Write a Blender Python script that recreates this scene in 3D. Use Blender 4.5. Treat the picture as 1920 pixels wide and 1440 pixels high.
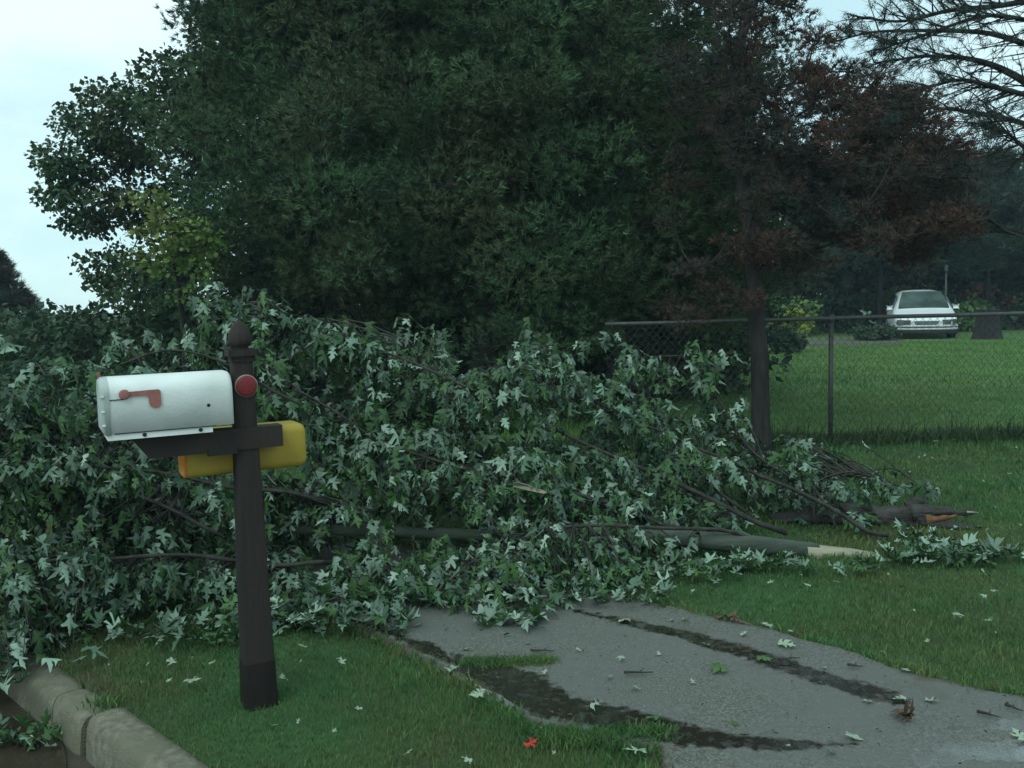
import bpy, bmesh, math, random
import numpy as np
from mathutils import Vector, Matrix, noise as mnoise

random.seed(7)
RNG = np.random.default_rng(7)
for o in list(bpy.data.objects):
    bpy.data.objects.remove(o)
SC = bpy.context.scene
COL = SC.collection

# ------------------------------------------------------------------ camera
FPX = 1700.0
CAMH = 1.45
PITCH = math.atan((720 - 563) / FPX)
ROLL = math.radians(1.5)
_f = np.array([0, math.cos(PITCH), -math.sin(PITCH)])
_u0 = np.array([0, math.sin(PITCH), math.cos(PITCH)])
_r0 = np.array([1.0, 0, 0])
_r = math.cos(ROLL) * _r0 - math.sin(ROLL) * _u0
_u = math.sin(ROLL) * _r0 + math.cos(ROLL) * _u0
cam_d = bpy.data.cameras.new('camera')
cam = bpy.data.objects.new('camera', cam_d)
COL.objects.link(cam)
cam.matrix_world = Matrix(((_r[0], _u[0], -_f[0], 0), (_r[1], _u[1], -_f[1], 0), (_r[2], _u[2], -_f[2], CAMH), (0, 0, 0, 1)))
cam_d.sensor_width = 36
cam_d.lens = 36 * FPX / 1920
cam_d.clip_start = 0.05
cam_d.clip_end = 2000
SC.camera = cam

# ------------------------------------------------------------------ sky, sun, exposure
SUN_EL, SUN_AZ = math.radians(50), math.radians(205)   # azimuth from +Y towards +X
W = bpy.data.worlds.new("World")
SC.world = W
W.use_nodes = True
wn, wl = W.node_tree.nodes, W.node_tree.links
bg = wn['Background']
sky = wn.new('ShaderNodeTexSky')
sky.sky_type = 'NISHITA'
sky.sun_disc = False
sky.sun_elevation = SUN_EL
sky.sun_rotation = SUN_AZ
sky.air_density = 1.0
sky.dust_density = 0.6
tc = wn.new('ShaderNodeTexCoord')
mp = wn.new('ShaderNodeMapping')
mp.inputs['Scale'].default_value = (1.0, 1.0, 2.2)
mp.inputs['Location'].default_value = (0.35, 0.2, 0.1)
nz = wn.new('ShaderNodeTexNoise')
nz.inputs['Scale'].default_value = 2.1
nz.inputs['Detail'].default_value = 6
nz.inputs['Roughness'].default_value = 0.55
rp = wn.new('ShaderNodeValToRGB')
rp.color_ramp.elements[0].position = 0.40
rp.color_ramp.elements[0].color = (0.0, 0.0, 0.0, 1)
rp.color_ramp.elements[1].position = 0.62
mx = wn.new('ShaderNodeMix')
mx.data_type = 'RGBA'
tint = wn.new('ShaderNodeMix')
tint.data_type = 'RGBA'
tint.blend_type = 'MULTIPLY'
tint.inputs[0].default_value = 1.0
tint.inputs[7].default_value = (0.79, 1.03, 1.04, 1)
wl.new(tc.outputs['Generated'], mp.inputs['Vector'])
wl.new(mp.outputs['Vector'], nz.inputs['Vector'])
wl.new(nz.outputs['Fac'], rp.inputs['Fac'])
wl.new(rp.outputs['Color'], mx.inputs[0])
cy = wn.new('ShaderNodeMix'); cy.data_type = 'RGBA'; cy.inputs[0].default_value = 0.72; cy.inputs[7].default_value = (9.4, 10.4, 10.7, 1)
wl.new(sky.outputs['Color'], cy.inputs[6]); wl.new(cy.outputs[2], mx.inputs[6])
mx.inputs[7].default_value = (11.5, 11.2, 11.4, 1)
wl.new(mx.outputs[2], tint.inputs[6])
wl.new(tint.outputs[2], bg.inputs['Color'])
bg.inputs['Strength'].default_value = 0.10
sd = bpy.data.lights.new('sun', 'SUN')
sd.energy = 1.2
sd.angle = math.radians(30)
sd.color = (0.84, 1.0, 0.95)
so = bpy.data.objects.new('sun', sd)
COL.objects.link(so)
sdir = Vector((math.sin(SUN_AZ) * math.cos(SUN_EL), math.cos(SUN_AZ) * math.cos(SUN_EL), math.sin(SUN_EL)))
so.rotation_euler = sdir.to_track_quat('Z', 'Y').to_euler()
SC.view_settings.view_transform = 'Standard'
SC.view_settings.look = 'None'
SC.view_settings.gamma = 1
SC.view_settings.exposure = 0.03

# ------------------------------------------------------------------ coordinates
def ray(px, py):
    d = _f + _r * ((px - 960) / FPX) - _u * ((py - 720) / FPX)
    return d

def G(px, py, z=0.0):
    d = ray(px, py)
    t = (z - CAMH) / d[2]
    return np.array([d[0] * t, d[1] * t, z])

def P(px, py, Y):
    d = ray(px, py)
    t = Y / d[1]
    return np.array([d[0] * t, Y, CAMH + d[2] * t])

def nrm(a):
    return a / np.maximum(np.linalg.norm(a, axis=-1, keepdims=True), 1e-9)

# ------------------------------------------------------------------ mesh helpers
class MB:
    def __init__(s):
        s.v, s.f, s.n = [], [], 0
    def add(s, v, f):
        v = np.asarray(v, float).reshape(-1, 3)
        f = np.asarray(f, int)
        if len(f) == 0: return
        if f.shape[1] == 4 :
            f = np.vstack([f[:, [0, 1, 2]], f[:, [0, 2, 3]]])
        s.v.append(v); s.f.append(f + s.n); s.n += len(v)
    def tube(s, pts, rad, n=6, cap=True):
        pts = np.asarray(pts, float); m = len(pts)
        rad = np.broadcast_to(np.asarray(rad, float), (m,))
        t = np.gradient(pts, axis=0); t = nrm(t)
        ref = np.array([0.0, 0.0, 1.0])
        if abs(t[:, 2]).mean() > 0.8: ref = np.array([1.0, 0.0, 0.0])
        a = nrm(np.cross(t, ref)); b = np.cross(t, a)
        an = np.arange(n) * 2 * math.pi / n
        ring = pts[:, None] + rad[:, None, None] * (np.cos(an)[None, :, None] * a[:, None] + np.sin(an)[None, :, None] * b[:, None])
        i = np.arange(m - 1)[:, None] * n; j = np.arange(n)[None]; k = (j + 1) % n
        q = np.stack([i + j, i + k, i + n + k, i + n + j], -1).reshape(-1, 4)
        v = ring.reshape(-1, 3)
        f = np.vstack([q[:, [0, 1, 2]], q[:, [0, 2, 3]]])
        if cap:
            v = np.vstack([v, pts[:1], pts[-1:]])
            c0, c1 = m * n, m * n + 1
            jj = np.arange(n)
            f = np.vstack([f, np.stack([jj, np.full(n, c0), (jj + 1) % n], -1)[:, [0, 1, 2]],
                           np.stack([(m - 1) * n + jj, (m - 1) * n + (jj + 1) % n, np.full(n, c1)], -1)])
        s.v.append(v); s.f.append(f + s.n); s.n += len(v)
    def build(s, name, mat, parent=None, smooth=False):
        me = bpy.data.meshes.new(name)
        v = np.vstack(s.v).astype(np.float32); f = np.vstack(s.f).astype(np.int32)
        me.vertices.add(len(v)); me.vertices.foreach_set('co', v.ravel())
        me.loops.add(len(f) * 3); me.loops.foreach_set('vertex_index', f.ravel())
        me.polygons.add(len(f))
        me.polygons.foreach_set('loop_start', np.arange(len(f), dtype=np.int32) * 3)
        me.polygons.foreach_set('loop_total', np.full(len(f), 3, np.int32))
        if smooth: me.polygons.foreach_set('use_smooth', np.ones(len(f), bool))
        me.update(calc_edges=True)
        me.materials.append(mat)
        return link(name, me, parent)

def link(name, me, parent=None):
    o = bpy.data.objects.new(name, me)
    COL.objects.link(o)
    if parent is not None:
        o.parent = parent
        o.matrix_parent_inverse = parent.matrix_basis.inverted()
    return o

def tag(o, label=None, cat=None, group=None, kind=None):
    if label: o['label'] = label
    if cat: o['category'] = cat
    if group: o['group'] = group
    if kind: o['kind'] = kind
    return o

def empty(name, loc, label, cat, group=None):
    o = bpy.data.objects.new(name, None)
    o.location = loc
    o.empty_display_size = 0.1
    COL.objects.link(o)
    bpy.context.view_layer.update()
    return tag(o, label, cat, group)

def bm_obj(name, bm, mat, parent=None, smooth=False):
    me = bpy.data.meshes.new(name)
    bmesh.ops.recalc_face_normals(bm, faces=bm.faces)
    bm.to_mesh(me); bm.free()
    if smooth:
        for p in me.polygons: p.use_smooth = True
    me.materials.append(mat)
    return link(name, me, parent)

def box_bm(bm, c, ax, sz, bev=0.0):
    """box of full size sz at centre c with axes ax (3 unit vectors)"""
    M = Matrix(((ax[0][0], ax[1][0], ax[2][0], c[0]), (ax[0][1], ax[1][1], ax[2][1], c[1]), (ax[0][2], ax[1][2], ax[2][2], c[2]), (0, 0, 0, 1)))
    r = bmesh.ops.create_cube(bm, size=1.0)
    vs = r['verts']
    for v in vs:
        v.co = M @ Vector((v.co.x * sz[0], v.co.y * sz[1], v.co.z * sz[2]))
    if bev > 0:
        es = list({e for v in vs for e in v.link_edges})
        bmesh.ops.bevel(bm, geom=es, offset=bev, segments=2, profile=0.5, affect='EDGES')

# ------------------------------------------------------------------ materials
def mat(name, c1, c2=None, scale=8.0, rough=0.85, bump=0.0, bscale=60.0, spec=0.3, c3=None, s2=1.2, back=None, transl=0.0,
        detail=4, stretch=None, lo=0.35, hi=0.65, bdist=0.01, isl=0.0, back2=None):
    m = bpy.data.materials.new(name)
    m.use_nodes = True
    n, l = m.node_tree.nodes, m.node_tree.links
    b = n['Principled BSDF']
    b.inputs['Roughness'].default_value = rough
    b.inputs['Specular IOR Level'].default_value = spec
    tcn = n.new('ShaderNodeTexCoord')
    vec = tcn.outputs['Object']
    if stretch:
        mpn = n.new('ShaderNodeMapping'); mpn.inputs['Scale'].default_value = stretch
        l.new(vec, mpn.inputs['Vector']); vec = mpn.outputs['Vector']
    def nfac(sc, det, lo, hi):
        t = n.new('ShaderNodeTexNoise'); t.inputs['Scale'].default_value = sc; t.inputs['Detail'].default_value = det
        l.new(vec, t.inputs['Vector'])
        r = n.new('ShaderNodeMapRange'); r.inputs[1].default_value = lo; r.inputs[2].default_value = hi
        l.new(t.outputs['Fac'], r.inputs[0]); return r.outputs[0], t
    def mixc(f, a, bcol):
        x = n.new('ShaderNodeMix'); x.data_type = 'RGBA'; l.new(f, x.inputs[0])
        for k, q in ((6, a), (7, bcol)):
            if isinstance(q, tuple): x.inputs[k].default_value = (*q, 1)
            else: l.new(q, x.inputs[k])
        return x.outputs[2]
    c = c1
    if c2:
        f, t = nfac(scale, detail, lo, hi); c = mixc(f, c1, c2)
    if c3:
        f, t = nfac(s2, 3, 0.45, 0.65); c = mixc(f, c, c3)
    if back:
        g = n.new('ShaderNodeNewGeometry'); bc = back
        if back2:
            pw = n.new('ShaderNodeMath'); pw.operation = 'POWER'; pw.inputs[1].default_value = 1.7
            ml = n.new('ShaderNodeMath'); ml.operation = 'MULTIPLY'; ml.inputs[1].default_value = 7.31
            fr = n.new('ShaderNodeMath'); fr.operation = 'FRACT'
            l.new(g.outputs['Random Per Island'], ml.inputs[0]); l.new(ml.outputs[0], fr.inputs[0]); l.new(fr.outputs[0], pw.inputs[0])
            bc = mixc(pw.outputs[0], back2, back)
        c = mixc(g.outputs['Backfacing'], c, bc)
    if isl > 0:
        g2 = n.new('ShaderNodeNewGeometry'); mr = n.new('ShaderNodeMapRange'); mr.inputs[3].default_value = 1 - isl; mr.inputs[4].default_value = 1 + isl
        l.new(g2.outputs['Random Per Island'], mr.inputs[0])
        hs = n.new('ShaderNodeHueSaturation'); l.new(mr.outputs[0], hs.inputs['Value'])
        if isinstance(c, tuple): hs.inputs['Color'].default_value = (*c, 1)
        else: l.new(c, hs.inputs['Color'])
        c = hs.outputs[0]
    if isinstance(c, tuple): b.inputs['Base Color'].default_value = (*c, 1)
    else: l.new(c, b.inputs['Base Color'])
    if bump > 0:
        t = n.new('ShaderNodeTexNoise'); t.inputs['Scale'].default_value = bscale; t.inputs['Detail'].default_value = 5
        l.new(vec, t.inputs['Vector'])
        bp = n.new('ShaderNodeBump'); bp.inputs['Strength'].default_value = bump; bp.inputs['Distance'].default_value = bdist
        l.new(t.outputs['Fac'], bp.inputs['Height']); l.new(bp.outputs[0], b.inputs['Normal'])
    if transl > 0:
        tr = n.new('ShaderNodeBsdfTranslucent')
        if isinstance(c, tuple): tr.inputs['Color'].default_value = (*c, 1)
        else: l.new(c, tr.inputs['Color'])
        ms = n.new('ShaderNodeMixShader'); ms.inputs[0].default_value = transl
        l.new(b.outputs[0], ms.inputs[1]); l.new(tr.outputs[0], ms.inputs[2])
        l.new(ms.outputs[0], n['Material Output'].inputs['Surface'])
    return m

M = {}
M['lawn'] = mat('lawn', (0.030, 0.075, 0.026), (0.045, 0.095, 0.034), 3, 0.95, 0.7, 90, c3=(0.055, 0.06, 0.025), s2=0.6)
M['field'] = mat('field', (0.055, 0.130, 0.036), (0.085, 0.170, 0.050), 2.0, 0.95, 0.6, 30, c3=(0.10, 0.14, 0.045), s2=0.35)
M['blade'] = mat('blade', (0.042, 0.125, 0.036), (0.078, 0.175, 0.050), 5, 0.7, c3=(0.120, 0.165, 0.050), s2=1.4, transl=0.2, isl=0.45)
M['blade_dry'] = mat('blade_dry', (0.14, 0.155, 0.055), (0.085, 0.14, 0.045), 14, 0.8, c3=(0.13, 0.10, 0.055), s2=2.5, transl=0.2)
M['fieldblade'] = mat('fieldblade', (0.080, 0.185, 0.042), (0.150, 0.265, 0.062), 0.8, 0.8, transl=0.2, isl=0.4)
M['weed'] = mat('weed', (0.022, 0.05, 0.018), (0.05, 0.085, 0.03), 6, 0.8, transl=0.15)
M['kerb'] = mat('kerb', (0.23, 0.215, 0.155), (0.13, 0.12, 0.09), 30, 0.9, 0.9, 160, c3=(0.15, 0.145, 0.10), s2=5, detail=8)
M['road'] = mat('road', (0.045, 0.038, 0.028), (0.075, 0.06, 0.042), 6, 0.35, 0.5, 60, spec=0.5)
M['puddle'] = mat('puddle', (0.035, 0.028, 0.02), (0.05, 0.038, 0.025), 4, 0.12, 0.12, 9, spec=0.5)
M['bark'] = mat('bark', (0.014, 0.013, 0.012), (0.034, 0.030, 0.027), 14, 0.95, 0.9, 30, stretch=(1, 1, 0.25), bdist=0.03)
M['maplebark'] = mat('maplebark', (0.050, 0.062, 0.050), (0.095, 0.108, 0.088), 14, 0.9, 0.9, 50, stretch=(0.3, 1, 1), c3=(0.035, 0.048, 0.034), s2=4)
M['roughbark'] = mat('roughbark', (0.024, 0.020, 0.019), (0.070, 0.064, 0.060), 16, 0.95, 1.0, 28, stretch=(0.35, 1, 1), bdist=0.04)
M['twig'] = mat('twig', (0.022, 0.021, 0.018), (0.055, 0.050, 0.042), 20, 0.8)
M['wood'] = mat('wood', (0.36, 0.33, 0.235), (0.22, 0.205, 0.15), 30, 0.85, 1.0, 60, stretch=(0.12, 1, 1), c3=(0.26, 0.18, 0.09), s2=6)
M['orangewood'] = mat('orangewood', (0.20, 0.095, 0.045), (0.09, 0.045, 0.025), 18, 0.85, 0.6, 40)
M['mleaf'] = mat('mleaf', (0.030, 0.085, 0.022), (0.055, 0.12, 0.03), 7, 0.5, spec=0.4, back=(0.30, 0.40, 0.31), back2=(0.060, 0.115, 0.070), transl=0.12, isl=0.35, bump=0.5, bscale=70, bdist=0.004)
M['mleaf2'] = mat('mleaf2', (0.028, 0.075, 0.022), (0.05, 0.105, 0.03), 7, 0.5, spec=0.4, back=(0.24, 0.34, 0.26), back2=(0.050, 0.105, 0.060), transl=0.14, isl=0.4, bump=0.5, bscale=70, bdist=0.004)
M['pine'] = mat('pine', (0.022, 0.047, 0.026), (0.072, 0.135, 0.054), 1.5, 0.8, c3=(0.064, 0.080, 0.036), s2=0.8, isl=0.4)
M['maplefar'] = mat('maplefar', (0.024, 0.056, 0.024), (0.045, 0.088, 0.032), 2.5, 0.7, c3=(0.06, 0.075, 0.03), s2=1, transl=0.15, isl=0.4)
M['yellowgreen'] = mat('yellowgreen', (0.125, 0.205, 0.045), (0.08, 0.15, 0.038), 2.5, 0.7, c3=(0.19, 0.21, 0.06), s2=1.5, transl=0.25, isl=0.35)
M['hedge'] = mat('hedge', (0.028, 0.06, 0.032), (0.05, 0.085, 0.04), 2, 0.8, transl=0.1)
M['redbrown'] = mat('redbrown', (0.052, 0.034, 0.027), (0.030, 0.046, 0.036), 1.7, 0.85, c3=(0.080, 0.038, 0.025), s2=1.3, isl=0.4)
M['conifer'] = mat('conifer', (0.030, 0.055, 0.040), (0.045, 0.075, 0.048), 1.5, 0.85, c3=(0.05, 0.05, 0.035), s2=0.8)
M['farwood'] = mat('farwood', (0.040, 0.080, 0.034), (0.080, 0.130, 0.050), 0.9, 0.85, c3=(0.06, 0.055, 0.035), s2=0.4, isl=0.4)
M['bushlight'] = mat('bushlight', (0.085, 0.16, 0.05), (0.13, 0.21, 0.065), 2, 0.8)
M['bushyellow'] = mat('bushyellow', (0.30, 0.33, 0.05), (0.18, 0.24, 0.05), 4, 0.8)
M['bushred'] = mat('bushred', (0.20, 0.055, 0.04), (0.07, 0.10, 0.04), 2.2, 0.8)
M['post'] = mat('post', (0.026, 0.019, 0.017), (0.014, 0.013, 0.013), 12, 0.8, 0.8, 60, stretch=(1, 1, 0.15), c3=(0.032, 0.024, 0.020), s2=4)
M['postwet'] = mat('postwet', (0.018, 0.010, 0.010), (0.011, 0.009, 0.009), 14, 0.5, 0.5, 60, stretch=(1, 1, 0.15))
M['white'] = mat('white', (0.78, 0.80, 0.78), (0.71, 0.74, 0.72), 9, 0.62, 0.12, 90, c3=(0.62, 0.65, 0.61), s2=4, detail=8)
M['whitedull'] = mat('whitedull', (0.42, 0.47, 0.44), (0.34, 0.38, 0.35), 15, 0.6, 0.1, 60)
M['flag'] = mat('flag', (0.34, 0.135, 0.115), (0.25, 0.10, 0.085), 30, 0.6)
M['hole'] = mat('hole', (0.012, 0.012, 0.012), (0.02, 0.018, 0.016), 30, 0.8)
M['reflector'] = mat('reflector', (0.20, 0.006, 0.009), (0.15, 0.006, 0.009), 60, 0.35, 0.4, 220, spec=0.5)
M['chrome'] = mat('chrome', (0.30, 0.30, 0.29), (0.22, 0.21, 0.2), 30, 0.4)
M['yellow'] = mat('yellow', (0.38, 0.275, 0.04), (0.29, 0.205, 0.035), 8, 0.5, 0.05, 40, c3=(0.38, 0.26, 0.03), s2=6)
M['orange'] = mat('orange', (0.48, 0.20, 0.02), (0.36, 0.14, 0.02), 10, 0.6)
M['fencemetal'] = mat('fencemetal', (0.035, 0.038, 0.038), (0.06, 0.065, 0.062), 20, 0.5, spec=0.5)
M['wire'] = mat('wire', (0.07, 0.075, 0.072), (0.05, 0.05, 0.05), 20, 0.5)
M['vanpaint'] = mat('vanpaint', (0.78, 0.80, 0.80), (0.72, 0.74, 0.74), 3, 0.25, spec=0.5)
M['glass'] = mat('glass', (0.035, 0.055, 0.05), (0.10, 0.135, 0.125), 1.5, 0.25, spec=0.25)
M['sideglass'] = mat('sideglass', (0.03, 0.035, 0.04), (0.04, 0.045, 0.05), 3, 0.1, spec=0.8)
M['lamp'] = mat('lamp', (0.05, 0.055, 0.05), (0.11, 0.12, 0.11), 12, 0.3, spec=0.3)
M['grille'] = mat('grille', (0.12, 0.13, 0.13), (0.08, 0.085, 0.085), 30, 0.4, spec=0.5)
M['blackplastic'] = mat('blackplastic', (0.02, 0.02, 0.022), (0.03, 0.03, 0.03), 10, 0.6)
M['bumper'] = mat('bumper', (0.55, 0.57, 0.57), (0.48, 0.5, 0.5), 8, 0.4)
M['rubber'] = mat('rubber', (0.015, 0.015, 0.015), (0.025, 0.024, 0.022), 12, 0.9)
M['gravel'] = mat('gravel', (0.07, 0.065, 0.05), (0.13, 0.115, 0.10), 9, 0.95, 0.9, 20)
M['dirt'] = mat('dirt', (0.05, 0.04, 0.028), (0.085, 0.065, 0.045), 20, 0.95, 0.8, 60)
M['dryleaf'] = mat('dryleaf', (0.09, 0.055, 0.035), (0.13, 0.08, 0.05), 20, 0.8)
M['redleaf'] = mat('redleaf', (0.40, 0.03, 0.02), (0.28, 0.03, 0.02), 20, 0.7)
M['paleleaf'] = mat('paleleaf', (0.05, 0.11, 0.03), (0.07, 0.13, 0.04), 10, 0.6, back=(0.27, 0.34, 0.24))
M['stakes'] = mat('stakes', (0.10, 0.11, 0.10), (0.07, 0.08, 0.07), 10, 0.7)

def mat_path():
    m = bpy.data.materials.new('asphalt')
    m.use_nodes = True
    n, l = m.node_tree.nodes, m.node_tree.links
    b = n['Principled BSDF']
    tcn = n.new('ShaderNodeTexCoord')
    def noise(sc, det, lo, hi):
        t = n.new('ShaderNodeTexNoise'); t.inputs['Scale'].default_value = sc; t.inputs['Detail'].default_value = det
        l.new(tcn.outputs['Object'], t.inputs['Vector'])
        r = n.new('ShaderNodeMapRange'); r.inputs[1].default_value = lo; r.inputs[2].default_value = hi
        l.new(t.outputs['Fac'], r.inputs[0]); return r.outputs[0], t.outputs['Fac']
    def mixc(f, a, c):
        x = n.new('ShaderNodeMix'); x.data_type = 'RGBA'; l.new(f, x.inputs[0])
        for k, q in ((6, a), (7, c)):
            if isinstance(q, tuple): x.inputs[k].default_value = (*q, 1)
            else: l.new(q, x.inputs[k])
        return x.outputs[2]
    f1, raw = noise(120, 6, 0.36, 0.66)
    f2, _ = noise(2.4, 5, 0.35, 0.65)
    f3, _ = noise(85, 3, 0.66, 0.72)
    f4, _ = noise(38, 3, 0.30, 0.36)
    c = mixc(f1, (0.066, 0.069, 0.060), (0.172, 0.172, 0.150))
    c = mixc(f2, c, (0.115, 0.120, 0.108))
    c = mixc(f3, c, (0.24, 0.24, 0.21))
    a = n.new('ShaderNodeAttribute'); a.attribute_name = 'wet'
    sp = n.new('ShaderNodeSeparateColor'); l.new(a.outputs['Color'], sp.inputs[0])
    t5 = n.new('ShaderNodeTexNoise'); t5.inputs['Scale'].default_value = 26; t5.inputs['Detail'].default_value = 8; t5.inputs['Roughness'].default_value = 0.7
    l.new(tcn.outputs['Object'], t5.inputs['Vector'])
    def rag(src):
        a1 = n.new('ShaderNodeMath'); a1.operation = 'SUBTRACT'; l.new(t5.outputs['Fac'], a1.inputs[0]); a1.inputs[1].default_value = 0.5
        a2 = n.new('ShaderNodeMath'); a2.operation = 'MULTIPLY_ADD'; l.new(a1.outputs[0], a2.inputs[0]); a2.inputs[1].default_value = 2.6; l.new(src, a2.inputs[2])
        a3 = n.new('ShaderNodeMapRange'); a3.interpolation_type = 'SMOOTHSTEP'; l.new(a2.outputs[0], a3.inputs[0]); a3.inputs[1].default_value = 0.32; a3.inputs[2].default_value = 0.78
        a4 = n.new('ShaderNodeMath'); a4.operation = 'MULTIPLY'; a4.use_clamp = True; l.new(a3.outputs[0], a4.inputs[0])
        a5 = n.new('ShaderNodeMath'); a5.operation = 'MULTIPLY'; a5.use_clamp = True; l.new(src, a5.inputs[0]); a5.inputs[1].default_value = 6.0
        l.new(a5.outputs[0], a4.inputs[1]); return a4.outputs[0]
    wetr = rag(sp.outputs[0]); watr = rag(sp.outputs[2])
    c = mixc(wetr, c, (0.020, 0.017, 0.012))       # wet mud in the wheel tracks
    c = mixc(sp.outputs[1], c, (0.075, 0.055, 0.035))       # soil and litter along the edges
    l.new(c, b.inputs['Base Color'])
    sr = n.new('ShaderNodeMapRange'); l.new(watr, sr.inputs[0]); sr.inputs[3].default_value = 0.3; sr.inputs[4].default_value = 1.0
    l.new(sr.outputs[0], b.inputs['Specular IOR Level'])
    rr = n.new('ShaderNodeMapRange'); l.new(watr, rr.inputs[0])
    rr.inputs[3].default_value = 0.8; rr.inputs[4].default_value = 0.16
    l.new(rr.outputs[0], b.inputs['Roughness'])
    l.new(watr, b.inputs['Coat Weight']); b.inputs['Coat Roughness'].default_value = 0.06
    bp = n.new('ShaderNodeBump'); bp.inputs['Distance'].default_value = 0.006
    st = n.new('ShaderNodeMapRange'); l.new(watr, st.inputs[0]); st.inputs[3].default_value = 0.8; st.inputs[4].default_value = 0.05
    l.new(st.outputs[0], bp.inputs['Strength'])
    l.new(raw, bp.inputs['Height']); l.new(bp.outputs[0], b.inputs['Normal'])
    return m
M['asphalt'] = mat_path()

# ------------------------------------------------------------------ layout of ground
K0, K1 = G(390, 1437)[:2], G(150, 1268)[:2]           # kerb back-of-top line (grass side)
KD = (K1 - K0) / np.linalg.norm(K1 - K0)             # along the kerb, away from the camera
KN = np.array([KD[1], -KD[0]])                       # towards the lawn (right/away)
if KN[1] < 0: KN = -KN
KN = np.array([abs(KN[0]), abs(KN[1])])
AX = -np.array([math.cos(math.radians(28)), math.sin(math.radians(28))])                                             # mailbox axis: points to the street
def kv(p):  return (p[..., 0] - K0[0]) * KN[0] + (p[..., 1] - K0[1]) * KN[1]
def ku(p):  return (p[..., 0] - K0[0]) * KD[0] + (p[..., 1] - K0[1]) * KD[1]

L_EDGE = [(300, 1070), (560, 1145), (690, 1192), (800, 1245), (900, 1298), (1000, 1362), (1120, 1392), (1225, 1408), (1240, 1470), (1260, 1750)]
R_EDGE = [(700, 1015), (950, 1062), (1180, 1125), (1290, 1146), (1400, 1170), (1560, 1214), (1730, 1266), (1920, 1308), (2300, 1400), (2600, 1600)]
def resample(pts, n):
    pts = np.asarray(pts, float)
    d = np.r_[0, np.cumsum(np.linalg.norm(np.diff(pts, axis=0), axis=1))]
    t = np.linspace(0, d[-1], n)
    return np.stack([np.interp(t, d, pts[:, k]) for k in range(pts.shape[1])], -1)
LE = np.array([G(*p)[:2] for p in L_EDGE]); RE = np.array([G(*p)[:2] for p in R_EDGE])
LEr, REr = resample(LE, 360), resample(RE, 360)
PATHPOLY = np.vstack([LEr[::6], REr[::-6]])
def inpoly(p, poly):
    x, y = p[:, 0], p[:, 1]; c = np.zeros(len(p), bool)
    j = len(poly) - 1
    for i in range(len(poly)):
        xi, yi = poly[i]; xj, yj = poly[j]
        if yi != yj:
            m = ((yi > y) != (yj > y)) & (x < (xj - xi) * (y - yi) / (yj - yi) + xi)
            c ^= m
        j = i
    return c
def n3(x, y, z=0.0): return mnoise.noise(Vector((x, y, z)))
def pdist(p, poly):
    """distance from points to a polyline, and parameter along it"""
    best = np.full(len(p), 1e9); par = np.zeros(len(p)); acc = 0
    for a, b in zip(poly[:-1], poly[1:]):
        ab = b - a; L = np.linalg.norm(ab)
        t = np.clip(((p - a) @ ab) / (L * L), 0, 1)
        d = np.linalg.norm(p - (a + t[:, None] * ab), axis=1)
        m = d < best
        best = np.where(m, d, best); par = np.where(m, acc + t * L, par); acc += L
    return best, par / acc

# lawn: one big sheet on the lawn side of the kerb
def sheet(name, us, vs, fz, material, kind='structure'):
    U, V = np.meshgrid(us, vs, indexing='ij')
    X = K0[0] + U * KD[0] + V * KN[0]; Y = K0[1] + U * KD[1] + V * KN[1]
    Z = np.array([fz(x, y) for x, y in zip(X.ravel(), Y.ravel())])
    v = np.stack([X.ravel(), Y.ravel(), Z], -1)
    a, b = len(us), len(vs)
    i = np.arange(a - 1)[:, None] * b; j = np.arange(b - 1)[None]
    q = np.stack([i + j, i + b + j, i + b + j + 1, i + j + 1], -1).reshape(-1, 4)
    m = MB(); m.add(v, q)
    o = m.build(name, material, smooth=True)
    me = o.data
    if me.polygons[0].normal.z < 0: me.flip_normals()
    return tag(o, kind=kind)
def gz(x, y):
    d = math.hypot(x, y)
    if d > 40: return 0
    return 0.012 * n3(x * 1.3, y * 1.3) * min(1, d / 6)
us = np.r_[np.linspace(-600, -12, 12), np.linspace(-9, 14, 150), np.linspace(16, 60, 30), np.linspace(70, 600, 12)]
vs = np.r_[-0.06, np.linspace(0.0, 14, 110), np.linspace(15, 60, 30), np.linspace(70, 600, 12)]
sheet('lawn', us, vs, lambda x, y: (gz(x, y) - 0.012) if kv(np.array([x, y])) > -0.02 else -0.4, M['lawn'])
sheet('road', np.linspace(-40, 60, 50), np.linspace(-12, -0.06, 30), lambda x, y: -0.15, M['road'])
# muddy water standing against the kerb
def puddle():
    m = MB(); n = 60; c = np.array([K0[0], K0[1]]) + KD * 0.85 - KN * 0.62
    an = np.linspace(0, 2 * math.pi, n, endpoint=False)
    rr = np.array([1 + 0.18 * n3(math.cos(a) * 1.5, math.sin(a) * 1.5, 3) for a in an])
    v = [[c[0], c[1], -0.138]]
    for a, r in zip(an, rr):
        q = c + KD * (0.8 * r * math.cos(a)) + KN * (0.46 * r * math.sin(a)); v.append([q[0], q[1], -0.138])
    f = [[0, 1 + i, 1 + (i + 1) % n] for i in range(n)]
    m.add(v, f); o = m.build('puddle', M['puddle'])
    if o.data.polygons[0].normal.z < 0: o.data.flip_normals()
    tag(o, kind='structure')
puddle()

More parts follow.
